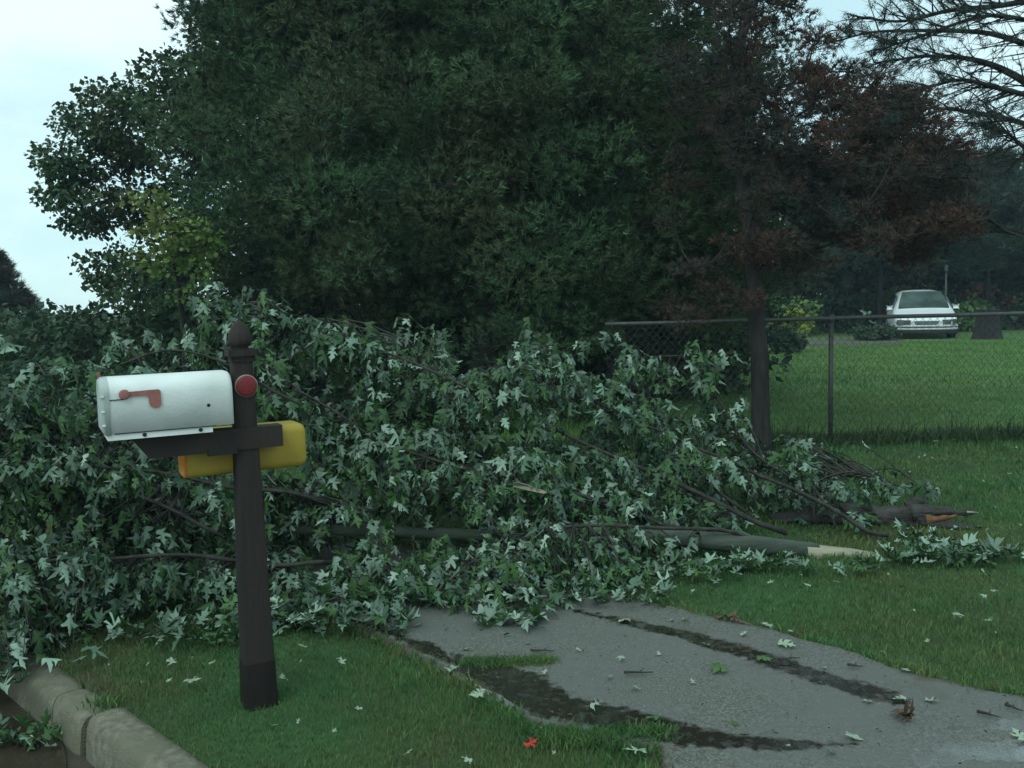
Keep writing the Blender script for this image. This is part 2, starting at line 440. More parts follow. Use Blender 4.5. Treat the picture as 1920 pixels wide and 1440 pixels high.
# field beyond the fence, gravel strip near the van
def flat(name, pts, z, material, n=40):
    m = MB(); pts = resample(np.vstack([pts, pts[:1]]), n + 1)[:-1]
    c = pts.mean(0); q = []
    for i, p in enumerate(pts): q.append([p[0] + 0.12 * n3(p[0] * 2, p[1] * 2, 1), p[1] + 0.12 * n3(p[0] * 2, p[1] * 2, 5), z])
    v = np.vstack([[[c[0], c[1], z]], q]); f = [[0, 1 + i, 1 + (i + 1) % n] for i in range(n)]
    m.add(v, f); o = m.build(name, material)
    if o.data.polygons[0].normal.z < 0: o.data.flip_normals()
    return tag(o, kind='structure')
FY = 8.62
flat('field', np.array([[-12, FY + 0.15], [14, FY + 0.15], [30, 18], [42, 60], [-12, 60], [-20, 20.0]]), 0.010, M['field'], 120)
flat('gravel_strip', np.array([G(1400, 640)[:2], G(1690, 634)[:2], G(1690, 650)[:2], G(1400, 660)[:2]]), 0.018, M['gravel'], 50)

# kerb: two concrete lengths with a joint between them
def kerb_len(u0, u1, dz=0.0, dv=0.0):
    prof = [(-0.150, -0.30), (-0.138, -0.10), (-0.130, -0.035), (-0.118, -0.010), (-0.095, 0.004), (-0.03, 0.006), (0.0, 0.0), (0.03, -0.30)]
    n = max(2, int((u1 - u0) / 0.03)); us_ = np.linspace(u0, u1, n); m = MB(); v = []
    for k, u in enumerate(us_):
        e = 0.008 if k in (0, n - 1) else 0
        for a, z in prof:
            w = 0.0025 * n3(u * 5, a * 20, 2) + 0.002 * n3(u * 60, a * 90, 8)
            q = K0 + KD * u + KN * (a + dv + w + (e if a < -0.1 else -e if a > -0.05 else 0))
            v.append([q[0], q[1], z + dz + w - (e if z > -0.2 else 0)])
    p = len(prof); i = np.arange(n - 1)[:, None] * p; j = np.arange(p - 1)[None]
    q = np.stack([i + j, i + j + 1, i + p + j + 1, i + p + j], -1).reshape(-1, 4)
    m.add(v, q)
    for base in (0, (n - 1) * p):
        m.add(np.array(v)[base:base + p], [[0, a, a + 1] for a in range(1, p - 1)])
    return tag(m.build('kerb', M['kerb'], smooth=False), kind='structure')
UJ = ku(G(185, 1332)[:2])
kerb_len(-1.4, UJ - 0.012)
kerb_len(UJ + 0.012, UJ + 0.29, -0.012, -0.012)
kerb_len(UJ + 0.305, 14, -0.015, -0.01)

# asphalt driveway with painted-in wear masks as vertex data
def driveway():
    nc = 150; nr = len(LEr)
    t = np.linspace(0, 1, nc)
    jl = np.array([0.035 * n3(p[0] * 6, p[1] * 6) + 0.02 * n3(p[0] * 19, p[1] * 19) for p in LEr])
    jr = np.array([0.04 * n3(p[0] * 5, p[1] * 5, 4) + 0.02 * n3(p[0] * 17, p[1] * 17, 4) for p in REr])
    cr = nrm(REr - LEr)
    A = LEr - cr * jl[:, None]; B = REr + cr * jr[:, None]
    Pt = A[:, None] * (1 - t)[None, :, None] + B[:, None] * t[None, :, None]
    p = Pt.reshape(-1, 2)
    z = np.array([0.012 + 0.006 * n3(a * 2, b * 2) for a, b in p])
    edge = np.minimum(t, 1 - t)[None].repeat(nr, 0).ravel() * np.linalg.norm(B - A, axis=1)[:, None].repeat(nc, 1).ravel()
    z = z - 0.03 * (edge < 0.012)
    nz1 = np.array([n3(a * 3, b * 3, 1) + 0.5 * n3(a * 9, b * 9, 2) + 0.35 * n3(a * 30, b * 30, 3) for a, b in p])
    def band(pts, wd, soft, amp, taper=None):
        poly = np.array([G(*q)[:2] for q in pts]); d, s = pdist(p, poly)
        w = np.interp(s, np.linspace(0, 1, len(wd)), wd) + amp * nz1
        return np.clip((w - d) / soft, 0, 1)
    red = np.maximum.reduce([
        band([(640, 1160), (740, 1195), (820, 1232), (890, 1262), (960, 1290), (1040, 1325), (1130, 1352), (1240, 1376), (1350, 1396)], [0.06, 0.05, 0.06, 0.09, 0.17, 0.16, 0.12, 0.08], 0.05, 0.05),
        0.95 * band([(1080, 1150), (1200, 1178), (1300, 1202), (1450, 1245), (1560, 1282), (1690, 1322)], [0.04, 0.05, 0.07, 0.075, 0.10, 0.06], 0.05, 0.035),
        band([(1290, 1392), (1400, 1398), (1500, 1404), (1640, 1402)], [0.05, 0.07, 0.06, 0.01], 0.035, 0.035),
        0.9 * band([(1180, 1400), (1300, 1388), (1500, 1380), (1700, 1374), (1960, 1362)], [0.012, 0.010, 0.006, 0.004, 0.003], 0.010, 0.006),
        0.7 * band([(1000, 1180), (1030, 1200), (960, 1225)], [0.03, 0.03, 0.01], 0.03, 0.03),
    ])
    le, _ = pdist(p, LE); re, _ = pdist(p, RE)
    green = np.clip((0.05 + 0.06 * nz1 - np.minimum(le, re)) / 0.05, 0, 1) * 0.9
    green = np.maximum(green, 0.35 * np.clip((nz1 - 0.45) / 0.3, 0, 1))
    blue = np.maximum.reduce([
        0.75 * red,
        band([(1760, 1374), (1850, 1370), (2100, 1362)], [0.03, 0.07, 0.12], 0.02, 0.03),
        band([(1640, 1388), (2100, 1382)], [0.01, 0.05], 0.02, 0.03),
        band([(1740, 1430), (1900, 1415), (2200, 1405)], [0.05, 0.15, 0.22], 0.03, 0.07),
        0.8 * band([(1300, 1425), (1500, 1440), (1800, 1460)], [0.0, 0.03, 0.03], 0.03, 0.05),
        0.7 * band([(1010, 1345), (1080, 1380), (1160, 1392)], [0.015, 0.02, 0.015], 0.02, 0.02)])
    i = np.arange(nr - 1)[:, None] * nc; j = np.arange(nc - 1)[None]
    q = np.stack([i + j, i + nc + j, i + nc + j + 1, i + j + 1], -1).reshape(-1, 4)
    m = MB(); m.add(np.c_[p, z], q)
    o = m.build('driveway', M['asphalt'], smooth=True)
    if o.data.polygons[0].normal.z < 0: o.data.flip_normals()
    at = o.data.color_attributes.new('wet', 'FLOAT_COLOR', 'POINT')
    colr = np.c_[red, green, blue, np.ones(len(p))].astype(np.float32)
    at.data.foreach_set('color', colr.ravel())
    tag(o, kind='structure')
driveway()

# ------------------------------------------------------------------ blades of grass
def blades(pts, h, w, lean=0.5, z0=0.0):
    n = len(pts); a = RNG.uniform(0, 2 * math.pi, n); s = np.stack([np.cos(a), np.sin(a), np.zeros(n)], -1)
    b = RNG.uniform(0, 2 * math.pi, n); ln = RNG.uniform(0, lean, n)
    hh = h * RNG.uniform(0.5, 1.15, n) * np.ones(n)
    ww = w * RNG.uniform(0.7, 1.2, n)
    base = np.c_[pts, np.full(n, z0)]
    off = np.stack([np.cos(b) * ln, np.sin(b) * ln, np.ones(n)], -1) * hh[:, None]
    mid = base + off * 0.5 * np.array([0.6, 0.6, 1.1]); tip = base + off
    v = np.stack([base - s * ww[:, None] / 2, base + s * ww[:, None] / 2, mid + s * ww[:, None] * 0.4, mid - s * ww[:, None] * 0.4, tip], 1).reshape(-1, 3)
    k = np.arange(n)[:, None] * 5
    f = np.concatenate([k + [0, 1, 2], k + [0, 2, 3], k + [3, 2, 4]], 0)
    return v, f
def scatter(y0, y1, dens, side=0.66):
    area = (y1 - y0) * side * (y0 + y1)
    n = int(area * dens)
    y = np.sqrt(RNG.uniform(y0 * y0, y1 * y1, n)); x = RNG.uniform(-side, side, n) * y
    return np.c_[x, y]
def grass():
    m = MB(); md = MB()
    for y0, y1, dens, h, w in ((2.2, 3.4, 13000, 0.022, 0.0032), (3.4, 4.6, 8000, 0.025, 0.004), (4.6, 6.2, 3600, 0.028, 0.006), (6.2, 8.8, 1700, 0.035, 0.009)):
        p = scatter(y0, y1, dens)
        e = 0.03 * np.sin(p[:, 0] * 40) * np.cos(p[:, 1] * 33)
        ok = (kv(p) > -0.022 + e * 0.6) & ~inpoly(p + 0.02 * RNG.normal(size=p.shape), PATHPOLY)
        p = p[ok]
        nn = np.array([n3(a * 1.5, b * 1.5, 9) for a, b in p])
        dk = kv(p)
        dry = RNG.uniform(0, 1, len(p)) < np.clip(0.75 - dk * 1.1 + nn * 0.8, 0.06, 0.8) * (dk < 1.1) + 0.06
        tall = 1 + 0.9 * np.clip(nn, -0.3, 1)
        for sel, mm in ((~dry, m), (dry, md)):
            v, f = blades(p[sel], h * tall[sel], w, 0.9, -0.008); mm.add(v, f)
    # tufts over the kerb joint and the driveway, ragged fringe along the asphalt
    def tuft(c, r, n, h, mm):
        a = RNG.normal(size=(n, 2)) * r + np.asarray(c)[:2]; v, f = blades(a, h, 0.005, 1.1, 0.0); mm.add(v, f)
    tuft(G(200, 1322), 0.035, 160, 0.04, m)
    for px in np.linspace(880, 1030, 12): tuft(G(px, 1249 + random.uniform(-5, 5)), 0.022, 200, 0.03, m)
    for px in np.linspace(1010, 1240, 14): tuft(G(px, 1385 + random.uniform(-8, 10)), 0.03, 150, 0.035, m)
    for E in (LEr, REr):
        for q in E[::5]:
            if q[1] < 5.5: tuft(q + RNG.normal(size=2) * 0.015, 0.022, 34, 0.035, random.choice([m, m, md]))
    g = m.build('grass', M['blade']); tag(g, kind='stuff')
    g = md.build('dry_grass', M['blade_dry']); tag(g, kind='stuff')
    m = MB()
    for y0, y1, dens, h, w in ((FY + 0.2, 13, 950, 0.05, 0.010), (13, 25, 330, 0.06, 0.018)):
        p = scatter(y0, y1, dens); p = p[p[:, 0] > -3]
        v, f = blades(p, h, w, 0.8, 0.0); m.add(v, f)
    tag(m.build('field_grass', M['fieldblade']), kind='stuff')
    m = MB()     # rank weeds left standing along the fence line
    n = 9000; x = RNG.uniform(-1.5, 7.5, n); y = FY + RNG.normal(size=n) * 0.16 + 0.05
    hh = 0.10 + 0.10 * np.array([max(0, n3(a * 1.7, 3)) for a in x]) + 0.14 * (RNG.uniform(0, 1, n) > 0.93)
    v, f = blades(np.c_[x, y], hh, 0.012, 0.9, 0.0); m.add(v, f)
    tag(m.build('fence_weeds', M['weed']), kind='stuff')
grass()

# ------------------------------------------------------------------ maple leaves
_half = [(0.10, -0.04), (0.30, 0.00), (0.44, -0.02), (0.34, 0.14), (0.17, 0.24), (0.34, 0.40), (0.56, 0.50), (0.50, 0.60), (0.30, 0.56), (0.13, 0.50), (0.16, 0.66), (0.24, 0.74), (0.10, 0.82)]
_out = [(0, 0)] + _half + [(0, 1.05)] + [(-x, y) for x, y in _half[::-1]]
LEAF = np.array([(0, 0.36)] + _out)
NL = len(LEAF)
LEAF_F = np.array([[0, i, i + 1] for i in range(1, NL - 1)] + [[0, NL - 1, 1]])
def leaves(pos, tipdir, nor, size, curl=0.35, petiole=None):
    n = len(pos); Yd = nrm(tipdir); Zd = nrm(nor - (nor * Yd).sum(-1, keepdims=True) * Yd); Xd = np.cross(Yd, Zd)
    cu = curl * RNG.uniform(0.2, 1.7, n) * RNG.choice([1, 1, 1, -0.6], n); fo = RNG.uniform(-0.1, 1.1, n) * min(1, curl * 2.5)
    tw = RNG.normal(size=n) * 0.25
    x = LEAF[None, :, 0] * RNG.uniform(0.5, 0.95, n)[:, None] + 0.09 * RNG.normal(size=(n, NL)) * (np.abs(LEAF[None, :, 0]) > 0.2); y = LEAF[None, :, 1] * np.ones((n, 1)) + 0.06 * RNG.normal(size=(n, NL)) * (np.abs(LEAF[None, :, 0]) > 0.2)
    if petiole is not None: cu = cu * petiole; fo = fo * petiole
    z = -cu[:, None] * y * y - fo[:, None] * np.abs(x) + tw[:, None] * x * y + 0.09 * np.sin(x * 9 + RNG.uniform(0, 6, n)[:, None]) * np.abs(x) * 2
    s = size[:, None, None]
    v = pos[:, None] + s * (x[..., None] * Xd[:, None] + y[..., None] * Yd[:, None] + z[..., None] * Zd[:, None])
    f = (np.arange(n)[:, None, None] * NL + LEAF_F[None]).reshape(-1, 3)
    return v.reshape(-1, 3), f

def spline(ctrl, n=24):
    ctrl = np.asarray(ctrl, float); m = len(ctrl); out = []
    e = np.vstack([2 * ctrl[0] - ctrl[1], ctrl, 2 * ctrl[-1] - ctrl[-2]])
    for t in np.linspace(0, m - 1 - 1e-6, n):
        i = int(t); u = t - i; a, b, c, d = e[i:i + 4]
        out.append(0.5 * (2 * b + (c - a) * u + (2 * a - 5 * b + 4 * c - d) * u * u + (3 * b - a - 3 * c + d) * u ** 3))
    return np.array(out)

# ---- the heap: main boughs (pixel, pixel, distance) from broken butt to tip
BOUGHS = [
    ('long bare stem climbing from the torn limb end toward the heap top', [(1665, 1020, 5.2), (1500, 925, 5.3), (1280, 828, 5.3), (1090, 745, 5.3), (960, 700, 5.35)], 0.030),
    ('thin bough whose tip arches in front of the dark cedar trunk', [(1600, 965, 5.5), (1430, 860, 5.7), (1340, 740, 5.8), (1310, 670, 5.85), (1190, 672, 5.9)], 0.016),
    ('highest bough, its leafy tip rising above the mailbox post', [(1480, 1000, 5.2), (1250, 900, 5.2), (1000, 780, 5.15), (700, 650, 5.1), (520, 590, 5.1)], 0.032),
    ('bough crossing behind the post and ending above the white mailbox', [(1380, 1020, 5.0), (1100, 930, 4.9), (820, 860, 4.85), (600, 760, 4.8), (420, 600, 4.85)], 0.030),
    ('arching bare branch just above the white mailbox roof', [(560, 760, 4.5), (440, 692, 4.35), (320, 664, 4.2), (200, 690, 4.1), (95, 706, 4.0)], 0.014),
    ('level leafy bough reaching the left edge below the mailboxes', [(700, 960, 4.7), (450, 915, 4.45), (220, 872, 4.15), (20, 866, 4.0), (-180, 880, 3.95)], 0.022),
    ('low leafy bough over the kerb left of the post foot', [(620, 1060, 4.5), (380, 1050, 4.2), (140, 1050, 3.9), (-60, 1100, 3.75), (-220, 1160, 3.7)], 0.024),
    ('drooping bough hanging over the asphalt driveway', [(1480, 1020, 5.0), (1200, 985, 4.75), (1000, 1000, 4.5), (880, 1060, 4.3), (800, 1130, 4.2)], 0.022),
    ('bare twig bough sticking out over the lawn toward the right', [(1530, 975, 5.5), (1535, 900, 5.6), (1600, 892, 5.7), (1670, 902, 5.75), (1735, 915, 5.8)], 0.014),
    ('upright shoot with pale leaves right of the cedar trunk', [(1560, 990, 5.3), (1520, 920, 5.35), (1490, 870, 5.4), (1480, 825, 5.45)], 0.014),
    ('bough lifting toward the far left corner of the heap', [(420, 1000, 4.4), (200, 900, 4.4), (40, 780, 4.4), (-100, 715, 4.5)], 0.020),
    ('dark bough at the middle back of the heap', [(1000, 990, 5.1), (900, 860, 5.3), (820, 740, 5.5), (770, 640, 5.6)], 0.024),
    ('leafy bough at the heap back left of the fence post', [(1400, 960, 5.4), (1300, 880, 5.6), (1180, 790, 5.8), (1050, 690, 5.9)], 0.020),
    ('front bough whose leaves lie on the grass beside the post', [(860, 1080, 4.5), (700, 1110, 4.3), (580, 1130, 4.1), (470, 1150, 3.95)], 0.016),
]
TOP = np.array([(-260, 715), (0, 725), (60, 735), (100, 775), (170, 770), (200, 740), (330, 700), (360, 650), (420, 620), (520, 630), (570, 650), (650, 670), (740, 645), (830, 655), (900, 690), (980, 655), (1060, 655), (1100, 740), (1180, 715), (1250, 745), (1330, 765), (1400, 815), (1480, 865), (1560, 890), (1650, 960), (1750, 1000), (1850, 1040)], float)
BOT = np.array([(-260, 1330), (0, 1292), (60, 1270), (110, 1228), (200, 1190), (320, 1195), (450, 1165), (560, 1150), (640, 1150), (700, 1185), (760, 1160), (900, 1160), (1000, 1172), (1080, 1120), (1200, 1130), (1290, 1080), (1350, 1030), (1500, 985), (1650, 975), (1850, 1010)], float)
def ztop(px): return np.interp(px, TOP[:, 0], TOP[:, 1])
def zbot(px): return np.interp(px, BOT[:, 0], BOT[:, 1])

def heap():
    lines = []; samples = []; owner = []
    for k, (lab, ctrl, r) in enumerate(BOUGHS):
        c = np.array([P(*q) for q in ctrl])
        s = spline(c, 34)
        s = s + np.array([[n3(q[0] * 3, q[1] * 3, q[2] * 3 + k), n3(q[0] * 3, q[2] * 3, k + 9.), n3(q[1] * 3, q[0] * 3, k + 3.)] for q in s]) * 0.035
        s[:, 2] = np.maximum(s[:, 2], 0.03)
        lines.append(s); samples.append(s[4:]); owner += [k] * len(s[4:])
    samples = np.vstack(samples); owner = np.array(owner)
    sidx = np.concatenate([np.arange(4, 34) for _ in BOUGHS])
    ends, wgt = [], []
    N = 2700
    for _ in range(N):
        px = random.uniform(-240, 1700)
        a, b = ztop(px), zbot(px)
        if random.random() > (b - a) / 560: continue
        t = random.random()
        py = a + (b - a) * t + random.gauss(0, 6)
        gap = n3(px / 75, py / 60, 3.3) + 0.5 * n3(px / 30, py / 30, 7)
        deep = t < 0.9 and gap < -0.12
        if deep and random.random() < 0.25: continue
        dbot = G(px, zbot(px))[1]
        d = dbot + (1 - t) * (1.15 if px > 300 else 0.8) + abs(random.gauss(0, 0.33)) + 0.03 + (random.uniform(0.35, 0.9) if deep else 0)
        if 540 < px and 970 < py < 1050 and random.random() < (0.62 if px > 1150 else 0.35): d = max(d, 5.05)
        if px > 1540 and py > 925: continue
        q = P(px, py, d)
        if q[2] < 0.035: q[2] = random.uniform(0.035, 0.10)
        ends.append(q)
    # sprigs at the bough tips and along the outline
    for k, s in enumerate(lines):
        if k not in (1, 4, 8, 9):
            for _ in range(16):
                q = s[random.randint(9, 30)] + np.array([random.gauss(0, .06), -random.uniform(0.03, 0.14), random.uniform(-.07, .05)]); q[2] = max(q[2], 0.05); ends.append(q)
        for _ in range(9 if k not in (8,) else 4):
            i = random.randint(20, 33); q = s[i] + RNG.normal(size=3) * (0.06 if k in (1, 4, 8, 9) else 0.12)
            q[2] = max(q[2], 0.05); ends.append(q)
    for px, py, d, n, sp in ((400, 575, 4.9, 7, 0.07), (480, 590, 5.0, 7, 0.08), (360, 610, 4.85, 6, 0.08), (1000, 650, 5.8, 7, 0.12), (1060, 665, 5.8, 6, 0.1),
                      (1180, 700, 5.8, 4, 0.07), (1320, 690, 5.85, 6, 0.09), (1390, 770, 5.8, 3, 0.05), (1500, 830, 5.4, 4, 0.05), (230, 640, 4.3, 5, 0.07),
                      (740, 640, 5.4, 6, 0.1), (590, 640, 5.1, 6, 0.12), (1240, 720, 5.8, 4, 0.08), (60, 730, 4.3, 8, 0.12), (1010, 1165, 4.05, 5, 0.06), (930, 1165, 4.05, 4, 0.06),
                      (700, 1160, 4.1, 6, 0.09), (1180, 1120, 4.3, 4, 0.07), (1120, 1110, 4.3, 4, 0.07), (30, 1225, 3.75, 14, 0.10), (75, 1200, 3.85, 10, 0.08), (-30, 1270, 3.6, 12, 0.10), (10, 1300, 3.5, 5, 0.06), (1640, 905, 5.7, 4, 0.09), (1570, 930, 5.6, 6, 0.10)):
        for _ in range(n):
            q = P(px, py, d) + RNG.normal(size=3) * sp; q[2] = max(q[2], 0.04); ends.append(q)
    ends = np.array(ends)
    wood = [MB() for _ in BOUGHS]; fol = [MB() for _ in BOUGHS]
    for k, s in enumerate(lines):
        wood[k].tube(s, np.linspace(BOUGHS[k][2] * 0.52, 0.003, len(s)) * np.array([1 + 0.12 * n3(i * 0.7, k) for i in range(len(s))]), 7)
    for q in ends:
        dd = np.linalg.norm(samples - q, axis=1) + 0.5 * np.maximum(0, samples[:, 2] - q[2] - 0.4)
        j = int(np.argmin(dd + RNG.uniform(0, 0.12, len(dd)))); k = owner[j]
        a = samples[j]; L = np.linalg.norm(q - a)
        mid = (a + q) / 2 + np.array([0, 0, 0.10 * L]) + RNG.normal(size=3) * 0.05 * L
        tw = spline([a, mid, q], 7)
        wood[k].tube(tw, np.linspace(min(0.007, 0.003 + 0.004 * L), 0.0015, 7), 4, False)
        dr = nrm(q - mid); nl = random.randint(6, 11)
        tt = RNG.uniform(0.35, 1.0, nl)
        base = np.array([tw[min(6, int(x * 6.4))] for x in tt])
        base = base + RNG.normal(size=(nl, 3)) * 0.012
        an = RNG.uniform(0, 2 * math.pi) + np.arange(nl) * 2.4 + RNG.normal(size=nl) * 0.3
        out = np.stack([np.cos(an), np.sin(an), np.zeros(nl)], -1)
        pet = nrm(out + dr * 0.5 + np.array([0, 0, 1.0]) * RNG.uniform(-0.5, 0.3, nl)[:, None]) * RNG.uniform(0.025, 0.065, nl)[:, None]
        lp = base + pet
        lp[:, 2] = np.maximum(lp[:, 2], 0.03)
        droop = RNG.uniform(0.5, 1.6)
        tip = out * 0.75 + np.array([0, 0, -1.0]) * droop + RNG.normal(size=(nl, 3)) * 0.16
        flip = np.where(RNG.uniform(0, 1, nl) < (0.80 if random.random() < 0.56 else 0.22), -1.0, 1.0)
        nor = (out * 0.8 + np.array([0, -0.15, 0.65]) + RNG.normal(size=(nl, 3)) * 0.33) * flip[:, None]
        low = lp[:, 2] < 0.10
        tip[low, 2] = RNG.uniform(-0.15, 0.2, low.sum())
        sz = RNG.uniform(0.044, 0.104, nl) * RNG.uniform(0.8, 1.08)
        v, f = leaves(lp, tip, nor, sz, 0.42, flip); v[:, 2] = np.maximum(v[:, 2], 0.006 + 0.01 * RNG.uniform(0, 1, len(v)))
        fol[k].add(v, f)
        for b0, b1 in zip(base, lp):
            e = np.array([0.0012, 0.0004, 0.0012])
            wood[k].add([b0 - e, b0 + e, b1 + e, b1 - e], [[0, 1, 2, 3]])
    for k, (lab, ctrl, r) in enumerate(BOUGHS):
        e = empty('fallen_bough', lines[k][0] * np.array([1, 1, 0]), lab, 'fallen bough', 'fallen maple boughs heaped across the driveway')
        wood[k].build('stem', M['twig'], e, True)
        if fol[k].n: fol[k].build('foliage', M['mleaf'] if k % 2 else M['mleaf2'], e, True)
heap()

# ---- long limb lying through the heap with a torn yellow end
def limb():
    c = spline([P(150, 1010, 4.7), P(560, 992, 4.75), P(900, 1004, 4.85), P(1150, 1000, 4.92), P(1350, 1016, 4.93), P(1532, 1034, 4.93)], 60)
    rad = np.interp(np.arange(60), [0, 52, 59], [0.020, 0.054, 0.044]) + np.array([0.006 * n3(i * 0.3, 2) for i in range(60)])
    e = empty('fallen_limb', (c[30][0], c[30][1], 0), 'long grey maple limb lying through the leafy heap with a torn yellow end', 'fallen limb')
    m = MB(); m.tube(c, rad, 14); m.build('bark', M['maplebark'], e, True)
    m = MB()
    a = P(1512, 1036, 4.91); b = P(1652, 1044, 4.90); d = nrm(b - a); up = np.array([0, 0, 1.0]); sd = nrm(np.cross(d, up))
    # tapering slab of torn wood: flat bright face tipped towards the camera
    st = np.linspace(0, 1, 14); v = []
    for i, s in enumerate(st):
        h = 0.060 * (1 - s) ** 0.45 + 0.004; jag = 0.006 * n3(i * 1.7, 5)
        ctr = a + (b - a) * s
        sect = [(-0.035, -h * 0.95), (-0.052 * (1 - s * .6), -h * 0.4), (-0.045 * (1 - s * .6), h * 0.55 + jag), (-0.02, h * 0.75 + jag), (0.03, h * 0.5), (0.035, -h * 0.6)]
        for y, z in sect: v.append(ctr + sd * (-y) * -1 * (1 if True else 1) + up * z)
    n = 6; i = np.arange(13)[:, None] * n; j = np.arange(n)[None]; k = (j + 1) % n
    m.add(v, np.stack([i + j, i + k, i + n + k, i + n + j], -1).reshape(-1, 4)); m.add(v[:6], [[0, 1, 2], [0, 2, 3], [0, 3, 4], [0, 4, 5]])
    m.add(v[-6:], [[0, 1, 2], [0, 2, 3], [0, 3, 4], [0, 4, 5]])
    for s in range(7):
        o = a + (b - a) * (0.55 + 0.05 * s) + up * random.uniform(-.01, .012)
        m.tube([o, o + d * random.uniform(0.06, 0.12) + up * random.uniform(-.005, .01)], [0.005, 0.0008], 4)
    m.build('torn_wood', M['wood'], e)
limb()

# ---- rough old trunk piece with split prongs
def oldlog():
    pts = [(1450, 985, 5.75), (1560, 966, 5.65), (1640, 972, 5.6), (1700, 980, 5.55), (1735, 975, 5.52)]
    c = spline([P(*q) for q in pts], 30)
    e = empty('broken_log', (c[-1][0], c[-1][1], 0), 'dark rough-barked log split into two prongs on the lawn', 'log')
    m = MB(); rad = np.interp(np.linspace(0, 1, 30), [0, .5, .8, 1], [0.07, 0.085, 0.10, 0.085])
    rad = rad + np.array([0.012 * n3(i * 0.5, 7) for i in range(30)])
    m.tube(c, rad, 18)
    v = m.v[0]; cc = np.array([n3(q[0] * 22, q[1] * 22, q[2] * 22) for q in v]); ctr = c[np.clip(np.arange(len(v)) // 18, 0, 29)]
    m.v[0] = v + nrm(v - ctr) * (cc * 0.022)[:, None]
    m.v[0][:, 2] = np.maximum(m.v[0][:, 2], 0.0)
    b = m.build('bark', M['roughbark'], e, True)
    def prong(ctrl, r, name='prong', mt='roughbark'):
        s = spline([P(*q) for q in ctrl], 16); mm = MB()
        mm.tube(s, np.array(r if len(r) == 16 else np.interp(np.linspace(0, 1, 16), np.linspace(0, 1, len(r)), r)) + np.array([0.005 * n3(i * 1.3, r[0] * 90) for i in range(16)]), 10)
        v = mm.v[0]; mm.v[0] = v + np.array([[0, 0, 0.012 * n3(q[0] * 30, q[1] * 30, q[2] * 30)] for q in v])
        mm.v[0][:, 2] = np.maximum(mm.v[0][:, 2], 0.0)
        return mm.build(name, M[mt], e, True)
    prong([(1705, 962, 5.5), (1745, 958, 5.5), (1790, 960, 5.5), (1832, 961, 5.5)], [0.06, 0.035, 0.022, 0.008])
    prong([(1715, 990, 5.5), (1765, 988, 5.45), (1810, 992, 5.42), (1848, 998, 5.4)], [0.055, 0.04, 0.03, 0.006])
    prong([(1700, 950, 5.56), (1722, 940, 5.56), (1738, 948, 5.56)], [0.03, 0.035, 0.015], 'knot')
    prong([(1735, 974, 5.46), (1760, 972, 5.45), (1795, 967, 5.45)], [0.032, 0.02, 0.004], 'torn_wood', 'orangewood')
    mm = MB(); t = P(1812, 960, 5.49); mm.tube([t, P(1834, 961, 5.49)], [0.010, 0.003], 6); mm.build('pale_tip', M['wood'], e)
oldlog()

# ---- pale splinter caught in the middle of the heap
mm = MB()
a, b = P(962, 908, 4.62), P(1020, 922, 4.62)
d = nrm(b - a); u_ = np.array([0, -0.3, 1.0])
q = [a + u_ * 0.004, a - u_ * 0.014, a + (b - a) * .5 - u_ * .014, b - u_ * 0.012, b + u_ * 0.004, b + d * 0.02, a + (b - a) * .5 + u_ * 0.014, a + (b - a) * .15 + u_ * 0.016]
qb = [x + np.array([0, 0.02, 0]) for x in q]
n = len(q); mm.add(q + qb, [[0, 1, 2], [0, 2, 6], [2, 3, 4], [2, 4, 6], [3, 5, 4], [0, 6, 7]] + [[i, (i + 1) % n, n + (i + 1) % n] for i in range(n)] + [[i, n + (i + 1) % n, n + i] for i in range(n)])
tag(mm.build('wood_splinter', M['wood']), 'pale splinter of torn wood caught in the middle of the heap', 'splinter')

# ---- low drifts of leaves lying on the grass by the torn end (uncountable)
def drifts():
    m = MB()
    for px0, px1, py0, py1, n in ((1380, 1510, 1054, 1068, 50), (1510, 1650, 1064, 1074, 16), (1670, 1860, 1030, 1056, 110), (1690, 1790, 1005, 1035, 34), (1850, 1925, 1038, 1052, 12), (1250, 1400, 1055, 1090, 45), (1040, 1260, 1100, 1140, 60), (560, 760, 1150, 1185, 60),
                            (300, 460, 1165, 1215, 40), (520, 620, 1150, 1172, 26), (150, 420, 1180, 1200, 30), (-40, 30, 1280, 1310, 6), (880, 1020, 1160, 1180, 22), (1560, 1720, 915, 945, 26)):
        for _ in range(n):
            g = G(random.uniform(px0, px1), random.uniform(py0, py1) + 8); z = random.uniform(0.02, 0.07)
            up = random.random() < 0.2
            v, f = leaves(np.array([[g[0], g[1], z]]), np.array([[random.gauss(0, 1), random.gauss(0, 1), random.uniform(-0.2, 0.35)]]), np.array([[random.gauss(0, .4), random.gauss(0, .4) - .2, 1 if up else -1]]), np.array([random.uniform(0.05, 0.095)]), 0.5)
            v[:, 2] = np.maximum(v[:, 2], 0.005); m.add(v, f)
    tag(m.build('leaf_litter', M['mleaf'], smooth=True), kind='stuff')
    # silver-bottomed leaves in the muddy street water
    m = MB()
    for _ in range(46):
        g = G(random.uniform(-60, 150), random.uniform(1376, 1400), -0.12)
        v, f = leaves(np.array([[g[0], g[1], -0.13 + random.uniform(0, .05)]]), np.array([[random.gauss(0, 1), random.gauss(0, .6), random.uniform(-0.2, 0.9)]]), np.array([[random.gauss(0, .6), -.4, random.choice([-1, -1, 1])]]), np.array([random.uniform(0.04, 0.08)]), 0.6)
        v[:, 2] = np.maximum(v[:, 2], -0.136); m.add(v, f)
    tag(m.build('street_litter', M['mleaf2'], smooth=True), kind='stuff')
drifts()

